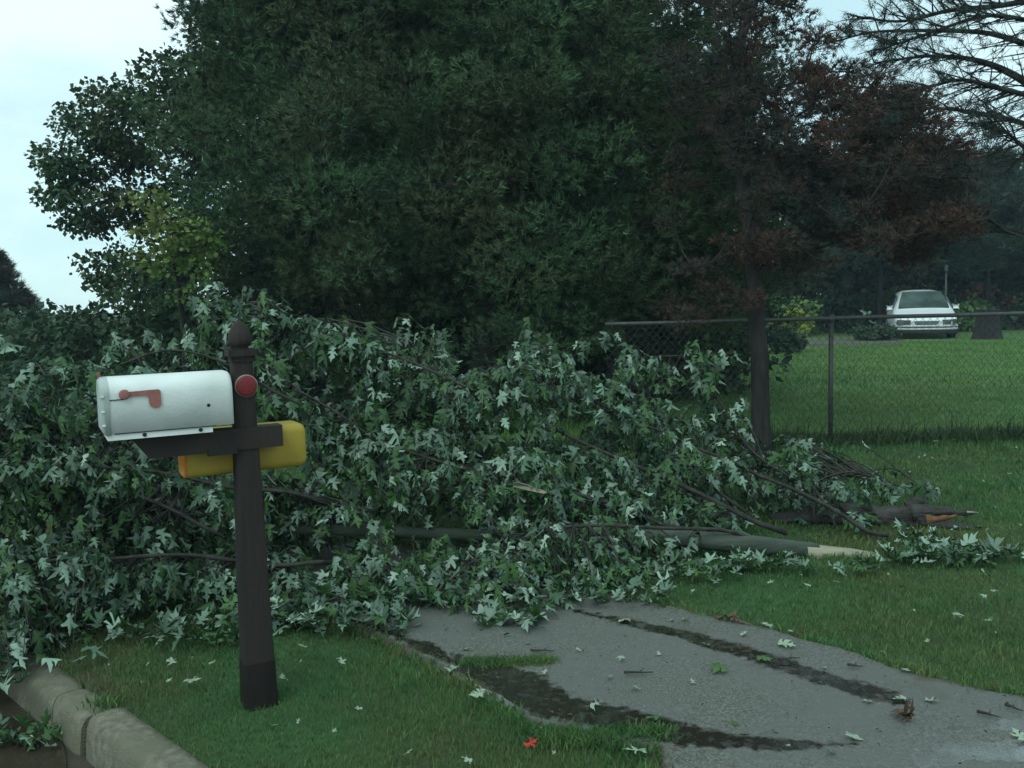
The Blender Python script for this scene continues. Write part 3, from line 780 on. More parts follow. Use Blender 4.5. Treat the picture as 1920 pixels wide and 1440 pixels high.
# ---- single leaves, sticks and clods one can count
def one_leaf(px, py, size, label, m, z=0.02, facing=None, group=None, flatn=0.25):
    g = G(px, py, z * 0.5)
    fdown = (random.random() < 0.7) if facing is None else facing
    v, f = leaves(np.array([[0, 0, 0.012]]), np.array([[random.gauss(0, 1), random.gauss(0, .7), 0.1]]), np.array([[random.gauss(0, flatn), random.gauss(0, flatn), -1 if fdown else 1]]), np.array([size * 0.72]), 0.10)
    v[:, 2] = np.clip(v[:, 2] - v[:, 2].min(), 0.0, 0.018)
    mb = MB(); mb.add(v, f); o = mb.build('fallen_leaf', m, smooth=True)
    o.location = (g[0], g[1], z)
    return tag(o, label, 'leaf', group)
for px, py, s in ((1175, 1165, .13), (1260, 1165, .05), (1460, 1212, .10), (1360, 1262, .10), (1420, 1240, .08), (1448, 1178, .07), (1110, 1333, .10), (1240, 1353, .10),
                  (1210, 1413, .10), (1610, 1388, .07), (1700, 1315, .09), (1160, 1240, .05), (1145, 1272, .05), (1190, 1292, .05), (870, 1222, .05), (840, 1262, .07), (905, 1272, .05),
                  (1020, 1268, .05), (1480, 1185, .05), (1332, 1215, .06), (1690, 1258, .06), (1480, 1405, .06), (1560, 1415, .05), (1620, 1318, .05), (1380, 1365, .05), (1735, 1317, .06),
                  (780, 1178, .05), (950, 1195, .05), (1235, 1232, .04), (1300, 1285, .04), (1550, 1255, .04), (1088, 1225, .04), (1290, 1165, .05), (1390, 1195, .05), (1920, 1395, .08)):
    one_leaf(px, py, s, 'pale maple leaf lying alone on the asphalt driveway', M['paleleaf'], 0.018, group='single leaves scattered on the driveway')
for px, py, s in ((325, 1258, .10), (345, 1285, .10), (400, 1250, .06), (640, 1252, .06), (905, 1312, .07), (880, 1352, .05), (1000, 1380, .05), (757, 1425, .05), (530, 1285, .06), (575, 1220, .06), (885, 1438, .05), (360, 1240, .05)):
    one_leaf(px, py, s, 'pale maple leaf lying on the near grass between kerb and driveway', M['paleleaf'], 0.03, True, 'single leaves on the near grass', 0.5)
for px, py, s in ((1800, 1160, .09), (1845, 1170, .06), (1750, 833, .09), (1783, 829, .07), (1890, 893, .08), (1700, 1110, .06), (1575, 1100, .05), (1520, 1105, .05), (1870, 1000, .05), (1650, 858, .06), (1440, 1100, .05), (1860, 1115, .05)):
    one_leaf(px, py, s, 'pale maple leaf lying on the lawn right of the driveway', M['paleleaf'], 0.035, True, 'single leaves on the right lawn', 0.5)
for px, py, lab in ((1370, 1170, 'curled brown leaf at the driveway edge near the heap'), (1692, 1358, 'curled brown leaf on the driveway above the wet joint')):
    mb = MB(); g = G(px, py)
    for k in range(3):
        v, f = leaves(np.array([[0, 0, 0.01 * k]]), np.array([[random.gauss(0, 1), random.gauss(0, 1), 0.5]]), np.array([[0, 0, 1.0]]), np.array([0.06]), 1.2); v[:, 2] = np.maximum(v[:, 2], 0); mb.add(v, f)
    o = mb.build('curled_leaf', M['dryleaf'], smooth=True); o.location = (g[0], g[1], 0.018); tag(o, lab, 'leaf')
mb = MB(); g = G(985, 1415)
v, f = leaves(np.array([[0, 0, 0.0], [0.03, 0.01, 0.005]]), np.array([[1, .3, 0.2], [-.5, 1, 0.2]]), np.array([[0, -.3, 1.0], [.2, 0, 1]]), np.array([0.045, 0.04]), 0.3); v[:, 2] = np.maximum(v[:, 2], 0); mb.add(v, f)
o = mb.build('red_leaf', M['redleaf'], smooth=True); o.location = (g[0], g[1], 0.03); tag(o, 'small bright red leaf on the near grass', 'leaf')
for px, py, px2, py2, lab in ((1832, 1335, 1877, 1347, 'straight dark twig near the right edge of the driveway'), (1885, 1322, 1918, 1335, 'bent thin twig at the far right of the driveway'),
                              (1170, 1262, 1225, 1262, 'grey twig in the middle of the driveway'), (995, 1220, 1040, 1222, 'short dark twig below the drooping leaves'), (1460, 1238, 1500, 1234, 'dark twig lying in the right wheel track'),
                              (1590, 1248, 1618, 1251, 'short twig near the driveway verge')):
    a, b = G(px, py, 0.022), G(px2, py2, 0.022); mb = MB()
    s = np.array([a + (b - a) * t + np.array([0, 0.012 * n3(t * 4, px), 0.004]) for t in np.linspace(0, 1, 7)])
    mb.tube(s, np.linspace(0.006, 0.002, 7), 5); mb.tube([s[3], s[3] + (b - a) * .25 + np.array([0, .03, .004])], [0.003, 0.001], 4)
    tag(mb.build('twig', M['twig']), lab, 'twig')

def grit():
    for name, mt, n, s0, s1 in (('leaf_bits', 'dryleaf', 420, 0.006, 0.022), ('pale_bits', 'paleleaf', 300, 0.006, 0.020), ('dark_bits', 'hole', 260, 0.004, 0.016)):
        m = MB(); k = 0
        while k < n:
            i = random.randint(0, len(LEr) - 1); t = random.random()
            if random.random() < 0.35: t = random.choice([random.uniform(0, .1), random.uniform(.93, 1)])
            q = LEr[i] * (1 - t) + REr[i] * t; q = q + RNG.normal(size=2) * 0.02
            if q[1] > 5: continue
            k += 1; a = random.uniform(0, 6.28); L = random.uniform(s0, s1); wd = L * random.uniform(0.15, 0.6)
            c_, s_ = math.cos(a), math.sin(a); z = 0.021
            P4 = [(-L / 2, 0, 0), (0, -wd / 2, 0.003), (L / 2, 0, 0.002), (0, wd / 2, 0.004)]
            m.add([[q[0] + x * c_ - y * s_, q[1] + x * s_ + y * c_, z + zz * random.uniform(.5, 2)] for x, y, zz in P4], [[0, 1, 2, 3]])
        tag(m.build(name, M[mt]), kind='stuff')
grit()
def lawn_bits():
    m = MB(); k = 0
    while k < 420:
        q = scatter(2.4, 7.5, 0.02) if False else np.array([[random.uniform(-0.66, 0.66) * 1.0, 0]])
        y = math.sqrt(random.uniform(2.4 ** 2, 8.2 ** 2)); q = np.array([[random.uniform(-.64, .64) * y, y]])
        if kv(q)[0] < 0.05 or inpoly(q, PATHPOLY)[0]: continue
        k += 1; v, f = leaves(np.array([[q[0, 0], q[0, 1], 0.026]]), np.array([[random.gauss(0, 1), random.gauss(0, 1), random.uniform(-.2, .5)]]), np.array([[random.gauss(0, .7), random.gauss(0, .7), random.choice([-1, -1, 1])]]), np.array([random.uniform(0.012, 0.034)]), 0.3)
        m.add(v, f)
    tag(m.build('lawn_bits', M['paleleaf']), kind='stuff')
lawn_bits()

# ------------------------------------------------------------------ mailbox post
PB = G(486, 1312); PB[2] = 0
A3 = np.array([AX[0], AX[1], 0.0])      # towards the street (left and near)
N3 = np.array([-A3[1], A3[0], 0.0])     # face towards the camera
if N3[1] > 0: N3 = -N3
UP = np.array([0, 0, 1.0])
def wp(s, n, z): return PB + A3 * s + N3 * n + UP * z
def prism(bm, outline, e0, e1, ax2, ax3, base):
    """extrude outline [(p,q)] in axes ax2, ax3 between e0 and e1 (3-vectors)"""
    r0 = [bm.verts.new(Vector(base + ax2 * p + ax3 * q + e0)) for p, q in outline]
    r1 = [bm.verts.new(Vector(base + ax2 * p + ax3 * q + e1)) for p, q in outline]
    n = len(outline)
    for i in range(n): bm.faces.new((r0[i], r0[(i + 1) % n], r1[(i + 1) % n], r1[i]))
    bm.faces.new(r0[::-1]); bm.faces.new(r1)
def mailbox_post():
    e = empty('mailbox_post', PB, 'dark brown tapered wooden post with acorn finial carrying both mailboxes', 'post')
    def seg(z0, z1, s0, s1, mt, name, n=14):
        m = MB(); v = []
        for k in range(n):
            t = k / (n - 1); z = z0 + (z1 - z0) * t; h = (s0 + (s1 - s0) * t) / 2; c = 0.12 * h
            for a, b in ((-h + c, -h), (h - c, -h), (h, -h + c), (h, h - c), (h - c, h), (-h + c, h), (-h, h - c), (-h, -h + c)):
                j = 0.0012 * n3(z * 15, a * 60, b * 60)
                v.append(wp(a + j, b + j, z))
        i = np.arange(n - 1)[:, None] * 8; j = np.arange(8)[None]; k = (j + 1) % 8
        m.add(v, np.stack([i + j, i + k, i + 8 + k, i + 8 + j], -1).reshape(-1, 4))
        m.add(v[-8:], [[0, a, a + 1] for a in range(1, 7)])
        return m.build(name, M[mt], e)
    seg(0.16, 1.262, 0.107, 0.068, 'post', 'shaft')
    seg(-0.05, 0.16, 0.118, 0.110, 'postwet', 'shaft_foot', 6)
    bm = bmesh.new(); ax = (A3, N3, UP)
    box_bm(bm, wp(0, 0, 1.272), ax, (0.078, 0.078, 0.02), 0.004)
    box_bm(bm, wp(0, 0, 1.290), ax, (0.098, 0.098, 0.016), 0.004)
    bm_obj('cap', bm, M['post'], e)
    prof = [(0.030, 1.298), (0.026, 1.306), (0.034, 1.314), (0.041, 1.325), (0.042, 1.340), (0.038, 1.358), (0.030, 1.376), (0.019, 1.392), (0.009, 1.401), (0.002, 1.404)]
    m = MB(); m.tube([wp(0, 0, z) for r, z in prof], [r for r, z in prof], 20); m.build('finial', M['post'], e, True)
    bm = bmesh.new()
    prism(bm, [(-0.125, 0.945), (-0.125, 1.022), (0.385, 1.022), (0.33, 0.945)], N3 * -0.022, N3 * 0.045, A3, UP, PB)
    bm_obj('crossarm', bm, M['post'], e)
    # round reflector on the face towards the camera
    c = wp(-0.006, 0.0368, 1.172)
    m = MB(); m.tube([c, c + N3 * 0.006], [0.040, 0.040], 32); m.build('reflector_rim', M['chrome'], e, True)
    m = MB(); m.tube([c + N3 * 0.006, c + N3 * 0.010, c + N3 * 0.012], [0.037, 0.036, 0.030], 32); m.build('reflector', M['reflector'], e, True)
    # small metal bracket under the arm
    bm = bmesh.new(); box_bm(bm, wp(0.09, 0.05, 0.948), ax, (0.10, 0.02, 0.02), 0.002); bm_obj('bracket', bm, M['hole'], e)
mailbox_post()

def arch(w, h, r, n=18):
    pts = [(-w / 2, 0)]
    for k in range(n + 1):
        a = math.pi - k * math.pi / 2 / n; pts.append((-w / 2 + r + r * math.cos(a), h - r + r * math.sin(a)))
    for k in range(n + 1):
        a = math.pi / 2 - k * math.pi / 2 / n; pts.append((w / 2 - r + r * math.cos(a), h - r + r * math.sin(a)))
    pts.append((w / 2, 0)); return pts
def loft(m, sections):
    n = len(sections[0]); k = len(sections); v = np.vstack(sections)
    i = np.arange(k - 1)[:, None] * n; j = np.arange(n)[None]; jj = (j + 1) % n
    m.add(v, np.stack([i + j, i + jj, i + n + jj, i + n + j], -1).reshape(-1, 4))
    for s in (sections[0], sections[-1]):
        c = np.mean(s, axis=0); m.add(np.vstack([[c], s]), [[0, 1 + a, 1 + (a + 1) % n] for a in range(n)])
def mailbox():
    z0 = 1.046; S0, S1 = 0.050, 0.462      # back end against the post, door end at the street
    nc = 0.012
    e = empty('mailbox', wp(0.3, nc, z0), 'white metal mailbox with faded red flag on the post arm', 'mailbox')
    w, h, r = 0.160, 0.184, 0.056
    def sec(s, sc=1.0, dz=0, grow=0.0):
        return np.array([wp(s, nc + p * sc * (1 + grow), z0 + dz + q * sc * (1 + grow * .5)) for p, q in arch(w, h, r)])
    m = MB()
    # rounded back end
    ss = []
    for t in np.linspace(0, 1, 7):
        a = t * math.pi / 2; inset = 0.018 * (1 - math.sin(a)); ss.append(np.array([wp(S0 + 0.018 * (1 - math.cos(a)), nc + p * (1 - inset / (w / 2)), z0 + q - (q > 0.05) * inset * (q / h)) for p, q in arch(w, h, r)]))
    for s in np.linspace(S0 + 0.03, S1 - 0.012, 10): ss.append(sec(s))
    loft(m, ss); m.build('body', M['white'], e, False)
    bpy.context.view_layer.update()
    # door: slightly larger domed lid with flange
    m = MB(); loft(m, [sec(S1 - 0.016, grow=0.045, dz=-0.004), sec(S1, grow=0.045, dz=-0.004), sec(S1 + 0.006, grow=0.01), sec(S1 + 0.012, sc=0.86, dz=0.012)])
    door = m.build('door', M['whitedull'], e)
    for z in (0.03, 0.075, 0.125):
        bm = bmesh.new(); box_bm(bm, wp(S1 + 0.005, nc + 0.082, z0 + z), (A3, N3, UP), (0.010, 0.010, 0.005)); bm_obj('clip', bm, M['white'], door)
    bm = bmesh.new(); box_bm(bm, wp(S1 + 0.006, nc, z0 + h + 0.006), (A3, N3, UP), (0.006, 0.018, 0.016), 0.002); bm_obj('latch', bm, M['flag'], door)
    # skirt under the body with two black bolts, seam as a real step
    bm = bmesh.new(); prism(bm, [(S0 + 0.075, -0.022), (S0 + 0.075, 0.0), (S1 - 0.004, 0.0), (S1 - 0.004, -0.022)], N3 * (nc - 0.076), N3 * (nc + 0.0765), A3, UP, PB + UP * z0)
    sk = bm_obj('skirt', bm, M['white'], e)
    bm = bmesh.new(); box_bm(bm, wp((S0 + S1) / 2 + 0.02, nc + 0.0795, z0 - 0.0005), (A3, N3, UP), (S1 - S0 - 0.09, 0.003, 0.003)); bm_obj('seam', bm, M['hole'], e)
    for s in (0.165, 0.345):
        c = wp(s, nc + 0.0762, z0 - 0.011); m = MB(); m.tube([c, c + N3 * 0.005], [0.007, 0.006], 12); m.build('bolt', M['hole'], e)
    c = wp(0.135, nc + 0.0795, z0 + 0.072); m = MB(); m.tube([c, c + N3 * 0.0014], [0.0065, 0.006], 8); m.build('dent_hole', M['hole'], e)
    # flag lying down: hub, arm, rounded blade
    bm = bmesh.new(); base = wp(0, nc + w / 2 + 0.003, z0)
    H = 0.128; s_h, s_e = 0.400, 0.288
    out = [(s_h, H + 0.008), (s_e + 0.006, H + 0.011), (s_e, H + 0.006), (s_e, H - 0.040), (s_e + 0.007, H - 0.050), (s_e + 0.020, H - 0.052), (s_e + 0.032, H - 0.046), (s_e + 0.037, H - 0.034), (s_e + 0.038, H - 0.012), (s_e + 0.046, H - 0.007), (s_h, H - 0.008)]
    prism(bm, out, N3 * 0, N3 * 0.005, A3, UP, base)
    fl = bm_obj('flag', bm, M['flag'], e)
    c = base + A3 * s_h + UP * H; m = MB(); m.tube([c - N3 * 0.002, c + N3 * 0.010, c + N3 * 0.012], [0.017, 0.016, 0.012], 18); m.build('flag_hub', M['flag'], fl, True)
    bm = bmesh.new(); box_bm(bm, wp(0.425, nc + w / 2 + 0.0015, z0 + 0.112), (A3, N3, UP), (0.042, 0.003, 0.003)); bm_obj('slot', bm, M['hole'], e)
mailbox()

def newspaper_box():
    z0 = 0.845; nc = -0.115; S0, S1 = -0.212, 0.195
    e = empty('newspaper_box', wp(0, nc, z0), 'yellow plastic newspaper box with orange mouth hung behind the post arm', 'newspaper box')
    w, h, r = 0.15, 0.165, 0.030
    def rr(sc=1.0, top=1.0, dz=0.0, w_=w, h_=h, r_=r):
        pts = []
        for cx, cz, a0 in ((w_ / 2 - r_, r_, -90), (w_ / 2 - r_, h_ * top - r_, 0), (-w_ / 2 + r_, h_ * top - r_, 90), (-w_ / 2 + r_, r_, 180)):
            for k in range(6):
                a = math.radians(a0 + 18 * k); pts.append(((cx + r_ * math.cos(a)) * sc, (cz - h_ / 2 + r_ * math.sin(a)) * sc + h_ / 2 + dz))
        return pts
    def sec(s, **k): return np.array([wp(s, nc + p, z0 + q) for p, q in rr(**k)])
    m = MB(); ss = [sec(S0 - 0.024, sc=0.72), sec(S0 - 0.020, sc=0.86), sec(S0 - 0.010, sc=0.95), sec(S0 + 0.004, sc=1.0)]
    for s in np.linspace(S0 + 0.03, S1, 8): ss.append(sec(s))
    n = len(ss[0]); k = len(ss); v = np.vstack(ss)
    i = np.arange(k - 1)[:, None] * n; j = np.arange(n)[None]; jj = (j + 1) % n
    m.add(v, np.stack([i + j, i + jj, i + n + jj, i + n + j], -1).reshape(-1, 4))
    c = ss[0].mean(0); m.add(np.vstack([[c], ss[0]]), [[0, 1 + a, 1 + (a + 1) % n] for a in range(n)])
    m.build('body', M['yellow'], e, True)
    m = MB(); a_, b_, c_, d_ = sec(S1 - 0.0), sec(S1 + 0.012), sec(S1 + 0.012, sc=0.9), sec(S1 - 0.18, sc=0.88)
    v = np.vstack([a_ + 0, b_, c_, d_]); i = np.arange(3)[:, None] * n
    m.add(v, np.stack([i + j, i + jj, i + n + jj, i + n + j], -1).reshape(-1, 4))
    m.add(np.vstack([[d_.mean(0)], d_]), [[0, 1 + a, 1 + (a + 1) % n] for a in range(n)])
    m.build('mouth', M['orange'], e)
    bm = bmesh.new(); box_bm(bm, wp(-0.03, -0.034, 0.955), (A3, N3, UP), (0.10, 0.025, 0.03), 0.003); bm_obj('hanger', bm, M['hole'], e)
newspaper_box()

# ------------------------------------------------------------------ chain-link fence
def fence():
    x0, x1 = 0.9, 7.6; H = 1.20
    e = empty('chain_link_fence', (P(1558, 800, FY)[0], FY, 0), 'dark chain-link fence with round top rail across the yard', 'fence')
    xs = np.linspace(x0, x1, 30)
    m = MB(); m.tube([[x, FY, H + 0.004 * n3(x, 0)] for x in xs], 0.020, 10); m.build('top_rail', M['fencemetal'], e, True)
    px = P(1558, 700, FY)[0]
    for k in range(-4, 3):
        x = px + k * 2.95
        if x < x0 or x > x1 + .5: continue
        m = MB(); m.tube([[x, FY + 0.0, -0.1], [x, FY + 0.0, H - 0.03]], 0.023, 12)
        m.tube([[x, FY, H - 0.035], [x, FY, H + 0.03]], [0.03, 0.028], 12); m.build('fence_post', M['fencemetal'], e, True)
    m = MB(); cell = 0.07
    for s in (-1, 1):
        for x in np.arange(x0 - H, x1 + H, cell):
            a = np.array([x, FY - 0.034 + 0.002 * s, 0.02]); b = np.array([x + s * (H - 0.03) * 0.85, FY - 0.034 + 0.002 * s, H - 0.01])
            lo, hi = 0, 1
            if b[0] != a[0]:
                t0, t1 = sorted(((x0 - a[0]) / (b[0] - a[0]), (x1 - a[0]) / (b[0] - a[0]))); lo, hi = max(0, t0), min(1, t1)
            if hi - lo < 0.02: continue
            m.tube([a + (b - a) * lo, a + (b - a) * hi], 0.0018, 3, False)
    m.build('wire_mesh', M['wire'], e)
fence()

# ------------------------------------------------------------------ trees
def rand_dirs(n):
    return nrm(RNG.normal(size=(n, 3)))
def needles(pos, dirs, k, ln, wd, spread=0.9):
    n = len(pos); D = nrm(np.repeat(dirs, k, 0) + RNG.normal(size=(n * k, 3)) * spread * 0.6)
    B = np.repeat(pos, k, 0) + RNG.normal(size=(n * k, 3)) * ln * 0.12
    S = nrm(np.cross(D, RNG.normal(size=(n * k, 3))))
    L = ln * RNG.uniform(0.6, 1.15, n * k)[:, None]
    v = np.stack([B - S * wd / 2, B + S * wd / 2, B + D * L], 1).reshape(-1, 3)
    return v, np.arange(n * k * 3).reshape(-1, 3)
def broad(pos, dirs, size):
    n = len(pos); D = nrm(dirs); S = nrm(np.cross(D, RNG.normal(size=(n, 3)) + np.array([0, 0, 1.2]))); Nn = np.cross(D, S)
    s = size * RNG.uniform(0.6, 1.25, n)[:, None]
    v = np.stack([pos, pos + D * s * 0.45 + S * s * 0.42 + Nn * s * .08, pos + D * s, pos + D * s * 0.45 - S * s * 0.42 + Nn * s * .08], 1).reshape(-1, 3)
    k = np.arange(n)[:, None] * 4
    return v, np.concatenate([k + [0, 1, 2], k + [0, 2, 3]], 0)
def tree(name, label, cat, trunk, rt, blobs, kind, leafmat, dens=90, lsize=0.1, group=None, limb_r=0.03, nk=12, nw=0.010, flatten=0.55, hang=0.0, twigs=5, barkmat='bark'):
    """trunk: polyline; blobs: [(centre, radius)]; kind: needle | broad"""
    trunk = np.asarray(trunk, float); T = spline(trunk, 30) if len(trunk) > 2 else resample(trunk, 30)
    T = T + np.array([[0.03 * n3(q[2], i), 0.03 * n3(q[2], i + 7.), 0] for i, q in enumerate(T[:, :3] * 0.6)])
    e = empty(name, T[0], label, cat, group)
    rr = np.linspace(rt, rt * 0.25, 30); rr[0] *= 1.25; rr[1] *= 1.08
    m = MB(); m.tube(T, rr, 12)
    fm = MB()
    blobs = sorted(blobs, key=lambda b: np.min(np.linalg.norm(T - np.asarray(b[0]), axis=1)))
    nodes = []
    for c, r in blobs:
        c = np.asarray(c, float)
        drop = 0.25 * np.linalg.norm(T[:, :2] - c[:2], axis=1)
        j = int(np.argmin(np.abs(T[:, 2] + drop - c[2]))); a = T[j]
        if nodes:
            na = np.array(nodes); dn = np.linalg.norm(na - c, axis=1) + 0.8 * np.maximum(0, np.min(np.linalg.norm(T - c, axis=1)) * 0 + na[:, 2] * 0)
            k_ = int(np.argmin(dn))
            if dn[k_] < 0.75 * np.linalg.norm(c - a): a = na[k_]
        nodes.append(c)
        L = np.linalg.norm(c - a)
        if L > 0.15:
            mid = (a + c) / 2 + np.array([0, 0, -0.06 * L]) + RNG.normal(size=3) * 0.04 * L
            s = spline([a, mid, c], 9); m.tube(s, np.linspace(min(rr[j] * 0.6, limb_r * (0.5 + L * 0.25)), 0.006, 9), 5, False)
        n = max(4, int(dens * r * r))
        d = rand_dirs(n); rad = RNG.uniform(0.25, 1, n) ** 0.6
        off = d * rad[:, None] * r * np.array([1, 1, flatten])
        off *= (1 + 0.25 * np.array([n3(q[0] * 3, q[1] * 3, q[2] * 3) for q in (d + c)]))[:, None]
        p = c + off
        for q in p[:int(twigs)]:
            m.tube(spline([c, (c + q) / 2 + np.array([0, 0, .03]), q], 4), [0.006, 0.005, 0.004, 0.002], 3, False)
        if kind == 'needle':
            dr = nrm(off + np.array([0, 0, 0.35 * r - hang]) )
            v, f = needles(p, dr, nk, lsize, nw); fm.add(v, f)
        else:
            dr = nrm(off * 0.8 / max(r, .01) + RNG.normal(size=(n, 3)) * 0.55 + np.array([0, 0, -0.25 - hang]))
            v, f = broad(p, dr, lsize); fm.add(v, f)
    m.build('trunk', M[barkmat], e, True)
    fm.build('crown', M[leafmat] if isinstance(leafmat, str) else leafmat, e)
    return e

def env_blobs(cx, cy, z0, z1, rad, n, rb, prof, shell=0.55, zbias=1.0):
    out = []
    for _ in range(n):
        t = random.random() ** zbias; z = z0 + (z1 - z0) * t; R = rad * prof(t)
        a = random.uniform(0, 2 * math.pi); q = R * math.sqrt(random.uniform(shell ** 2, 1))
        out.append(((cx + q * math.cos(a), cy + q * math.sin(a), z), rb * random.uniform(0.7, 1.25) * (0.6 + 0.4 * prof(t))))
    return out
pineprof = lambda t: (1 - 0.75 * t ** 1.6) * (0.75 + 0.25 * min(1, t * 5))
oval = lambda t: math.sqrt(max(0.03, 1 - (2 * t - 1) ** 2)) 
egg = lambda t: math.sqrt(max(0.03, 1 - (2 * min(1, t * 0.9) - 0.8) ** 2 * 0.9))

pg = 'dark pines behind the heap'
for px, Y, R, zt, n, lab in ((905, 10.6, 2.3, 8.5, 150, 'big dark pine standing behind the middle of the heap'),
                         (625, 11.8, 2.1, 8.3, 150, 'dark green pine behind the mailbox post, left in the pine group'),
                         (1190, 11.6, 2.1, 8.6, 130, 'dark pine directly left of the reddish cedar')):
    c = P(px, 600, Y)[0]
    tree('pine_tree', lab, 'pine tree', [[c, Y, -0.1], [c + 0.05, Y, 3], [c - .1, Y, 6], [c, Y, zt + .3]], 0.17,
         env_blobs(c, Y, 0.95, zt, R, int(n * 1.8), 0.60, pineprof, 0.3) + [((c + random.gauss(0, 0.45), Y - random.uniform(0.4, 1.5), random.uniform(1.6, 6.2)), random.uniform(0.3, 0.55)) for _ in range(60)], 'needle', 'pine', dens=400, lsize=0.08, nk=14, nw=0.011, group=pg, flatten=0.5)
# maple on the left, silhouetted
def pxblobs(lst, jit=0.0):
    out = []
    for px, py, Y, r in lst: out.append((P(px, py, Y) + RNG.normal(size=3) * jit, r))
    return out
c = P(300, 600, 13.5)
mb_ = []
SIL = [(395, -20), (350, 60), (290, 100), (200, 150), (140, 200), (110, 250), (90, 320), (95, 390), (125, 450), (180, 510), (220, 560)]
for i in range(300):
    t = random.random(); py = -140 + 720 * t; lx = np.interp(py, [-140, 0, 60, 100, 150, 200, 270, 310, 390, 450, 510, 580], [520, 425, 375, 310, 195, 130, 110, 85, 95, 135, 170, 230])
    px = lx + random.random() ** 1.1 * (600 - lx); q = P(px, py, 13.5 + random.gauss(0, 0.9)); mb_.append((q, random.uniform(0.24, 0.42)))
tree('maple_tree', 'leafy maple outlined against the sky at upper left', 'maple tree', [[c[0] + .3, 13.6, -0.1], [c[0] + .4, 13.6, 2], [c[0] + .5, 13.8, 3], [c[0] + 1.0, 14.2, 4.3]], 0.2, mb_ + env_blobs(c[0] + 2.7, 13.8, 3.6, 7.5, 1.5, 40, 0.5, oval), 'broad', 'maplefar', dens=1350, lsize=0.085, flatten=0.6, hang=0.15)
# yellow-green small tree
c = P(330, 600, 9.7)
yb = pxblobs([(265, 365, 9.5, .20), (290, 390, 9.5, .24), (330, 410, 9.5, .26), (250, 440, 9.4, .15), (300, 440, 9.4, .26), (360, 440, 9.5, .26), (280, 480, 9.4, .24), (340, 480, 9.4, .28), (250, 485, 9.4, .14), (390, 470, 9.6, .22), (370, 510, 9.5, .22), (310, 510, 9.5, .2), (350, 540, 9.5, .16), (400, 510, 9.5, .16), (320, 400, 9.8, .3), (350, 460, 9.9, .4)], 0.05)
tree('young_tree', 'small yellow-green tree in front of the dark pines at left', 'tree', [[c[0], 9.9, -0.1], [c[0], 9.9, 1.3], [c[0] - .1, 9.9, 2.2]], 0.05, yb, 'broad', 'yellowgreen', dens=1500, lsize=0.065, limb_r=0.012)
# hedge of bushes at left background, each bush its own thing
hg = 'dark bushes in the left background'
for k, (px, pyt, Y, r) in enumerate(((-60, 560, 17, 1.5), (70, 590, 16, 1.3), (150, 560, 15, 1.3), (240, 545, 14, 1.4), (360, 560, 13.2, 1.3), (480, 570, 12.9, 1.3), (620, 590, 13.5, 1.4), (800, 590, 13.2, 1.4), (980, 590, 13.4, 1.4), (1150, 590, 13.2, 1.4), (1300, 590, 13.6, 1.2))):
    top = P(px, pyt, Y); x = top[0]; zt = top[2]
    lab = ['dark bush under the pointed conifer at the left edge', 'dark bush right of the pointed conifer', 'dark bush below the low end of the maple', 'dark bush behind the left end of the white mailbox',
           'dark bush below the yellow-green tree', 'dark bush right behind the mailbox post finial', 'dark bush under the left pine', 'dark bush left of the middle pine trunk', 'dark bush right of the middle pine trunk', 'dark bush behind the right pine trunk', 'dark bush left of the cedar trunk'][k]
    tree('bush', lab, 'bush', [[x, Y, -0.1], [x, Y, .5], [x, Y, zt * .7]], 0.06, env_blobs(x, Y, 0.15, zt - 0.25, r, 42, 0.5, egg, 0.2), 'broad', 'hedge', dens=330, lsize=0.12, group=hg, limb_r=0.02)
# pointed conifer at left edge
tp = P(-12, 470, 20)
tree('spruce_tree', 'pointed dark conifer cut by the left edge of the view', 'spruce tree', [[tp[0], 20, -0.1], [tp[0], 20, 1.5], [tp[0], 20, tp[2]]], 0.12,
     [((tp[0] + a[0] * (1.0 * (1 - t) + .05), 20 + a[1] * (1.0 * (1 - t) + .05), 0.5 + (tp[2] - 0.6) * t), 0.36 * (1 - .5 * t)) for t in np.linspace(0, 1, 20) for a in [(math.cos(q), math.sin(q)) for q in RNG.uniform(0, 6.28, 8)]],
     'needle', 'conifer', dens=420, lsize=0.16, nk=10, nw=0.02, flatten=0.35)
# reddish cedar with visible trunk
Yc = 8.24
ct = [P(1427, 862, Yc), P(1424, 700, Yc), P(1414, 520, Yc), P(1398, 380, Yc), P(1380, 200, Yc), P(1385, 90, Yc), P(1420, -10, Yc), P(1440, -160, Yc)]
rb_ = []
for i in range(16):
    py_ = random.uniform(60, 500); rb_.append((P(np.interp(py_, [60, 200, 520], [1385, 1380, 1414]) + random.gauss(0, 14), py_, Yc - random.uniform(0.12, 0.3)), random.uniform(.12, .19)))
for i in range(28):
    rb_.append((P(random.uniform(1320, 1560), random.uniform(-100, 520), Yc - random.uniform(0.05, 0.4)), random.uniform(0.13, 0.24)))
for i in range(18):
    rb_.append((P(random.uniform(1470, 1580), random.uniform(130, 330), Yc + random.uniform(0, .6)), random.uniform(.14, .24)))
for i in range(230):
    px = random.uniform(1260, 1815) if random.random() < 0.45 else random.uniform(1480, 1815)
    hi = np.interp(px, [1260, 1350, 1450, 1600, 1700, 1800], [330, 180, 115, 130, 170, 270]); lo = np.interp(px, [1260, 1330, 1450, 1600, 1720, 1800], [600, 600, 540, 470, 490, 440])
    py = random.uniform(hi, lo); rb_.append((P(px, py, Yc + random.gauss(0.45, 0.6)), random.uniform(0.13, 0.27)))
for i in range(34):
    px = random.uniform(1255, 1440); py = random.uniform(-120, 240); rb_.append((P(px, py, Yc + 0.8 + random.gauss(0, .5)), random.uniform(0.14, 0.26)))
for i in range(16):
    rb_.append((P(random.uniform(1400, 1530), random.uniform(-60, 110), Yc + 0.3), random.uniform(0.08, 0.14)))
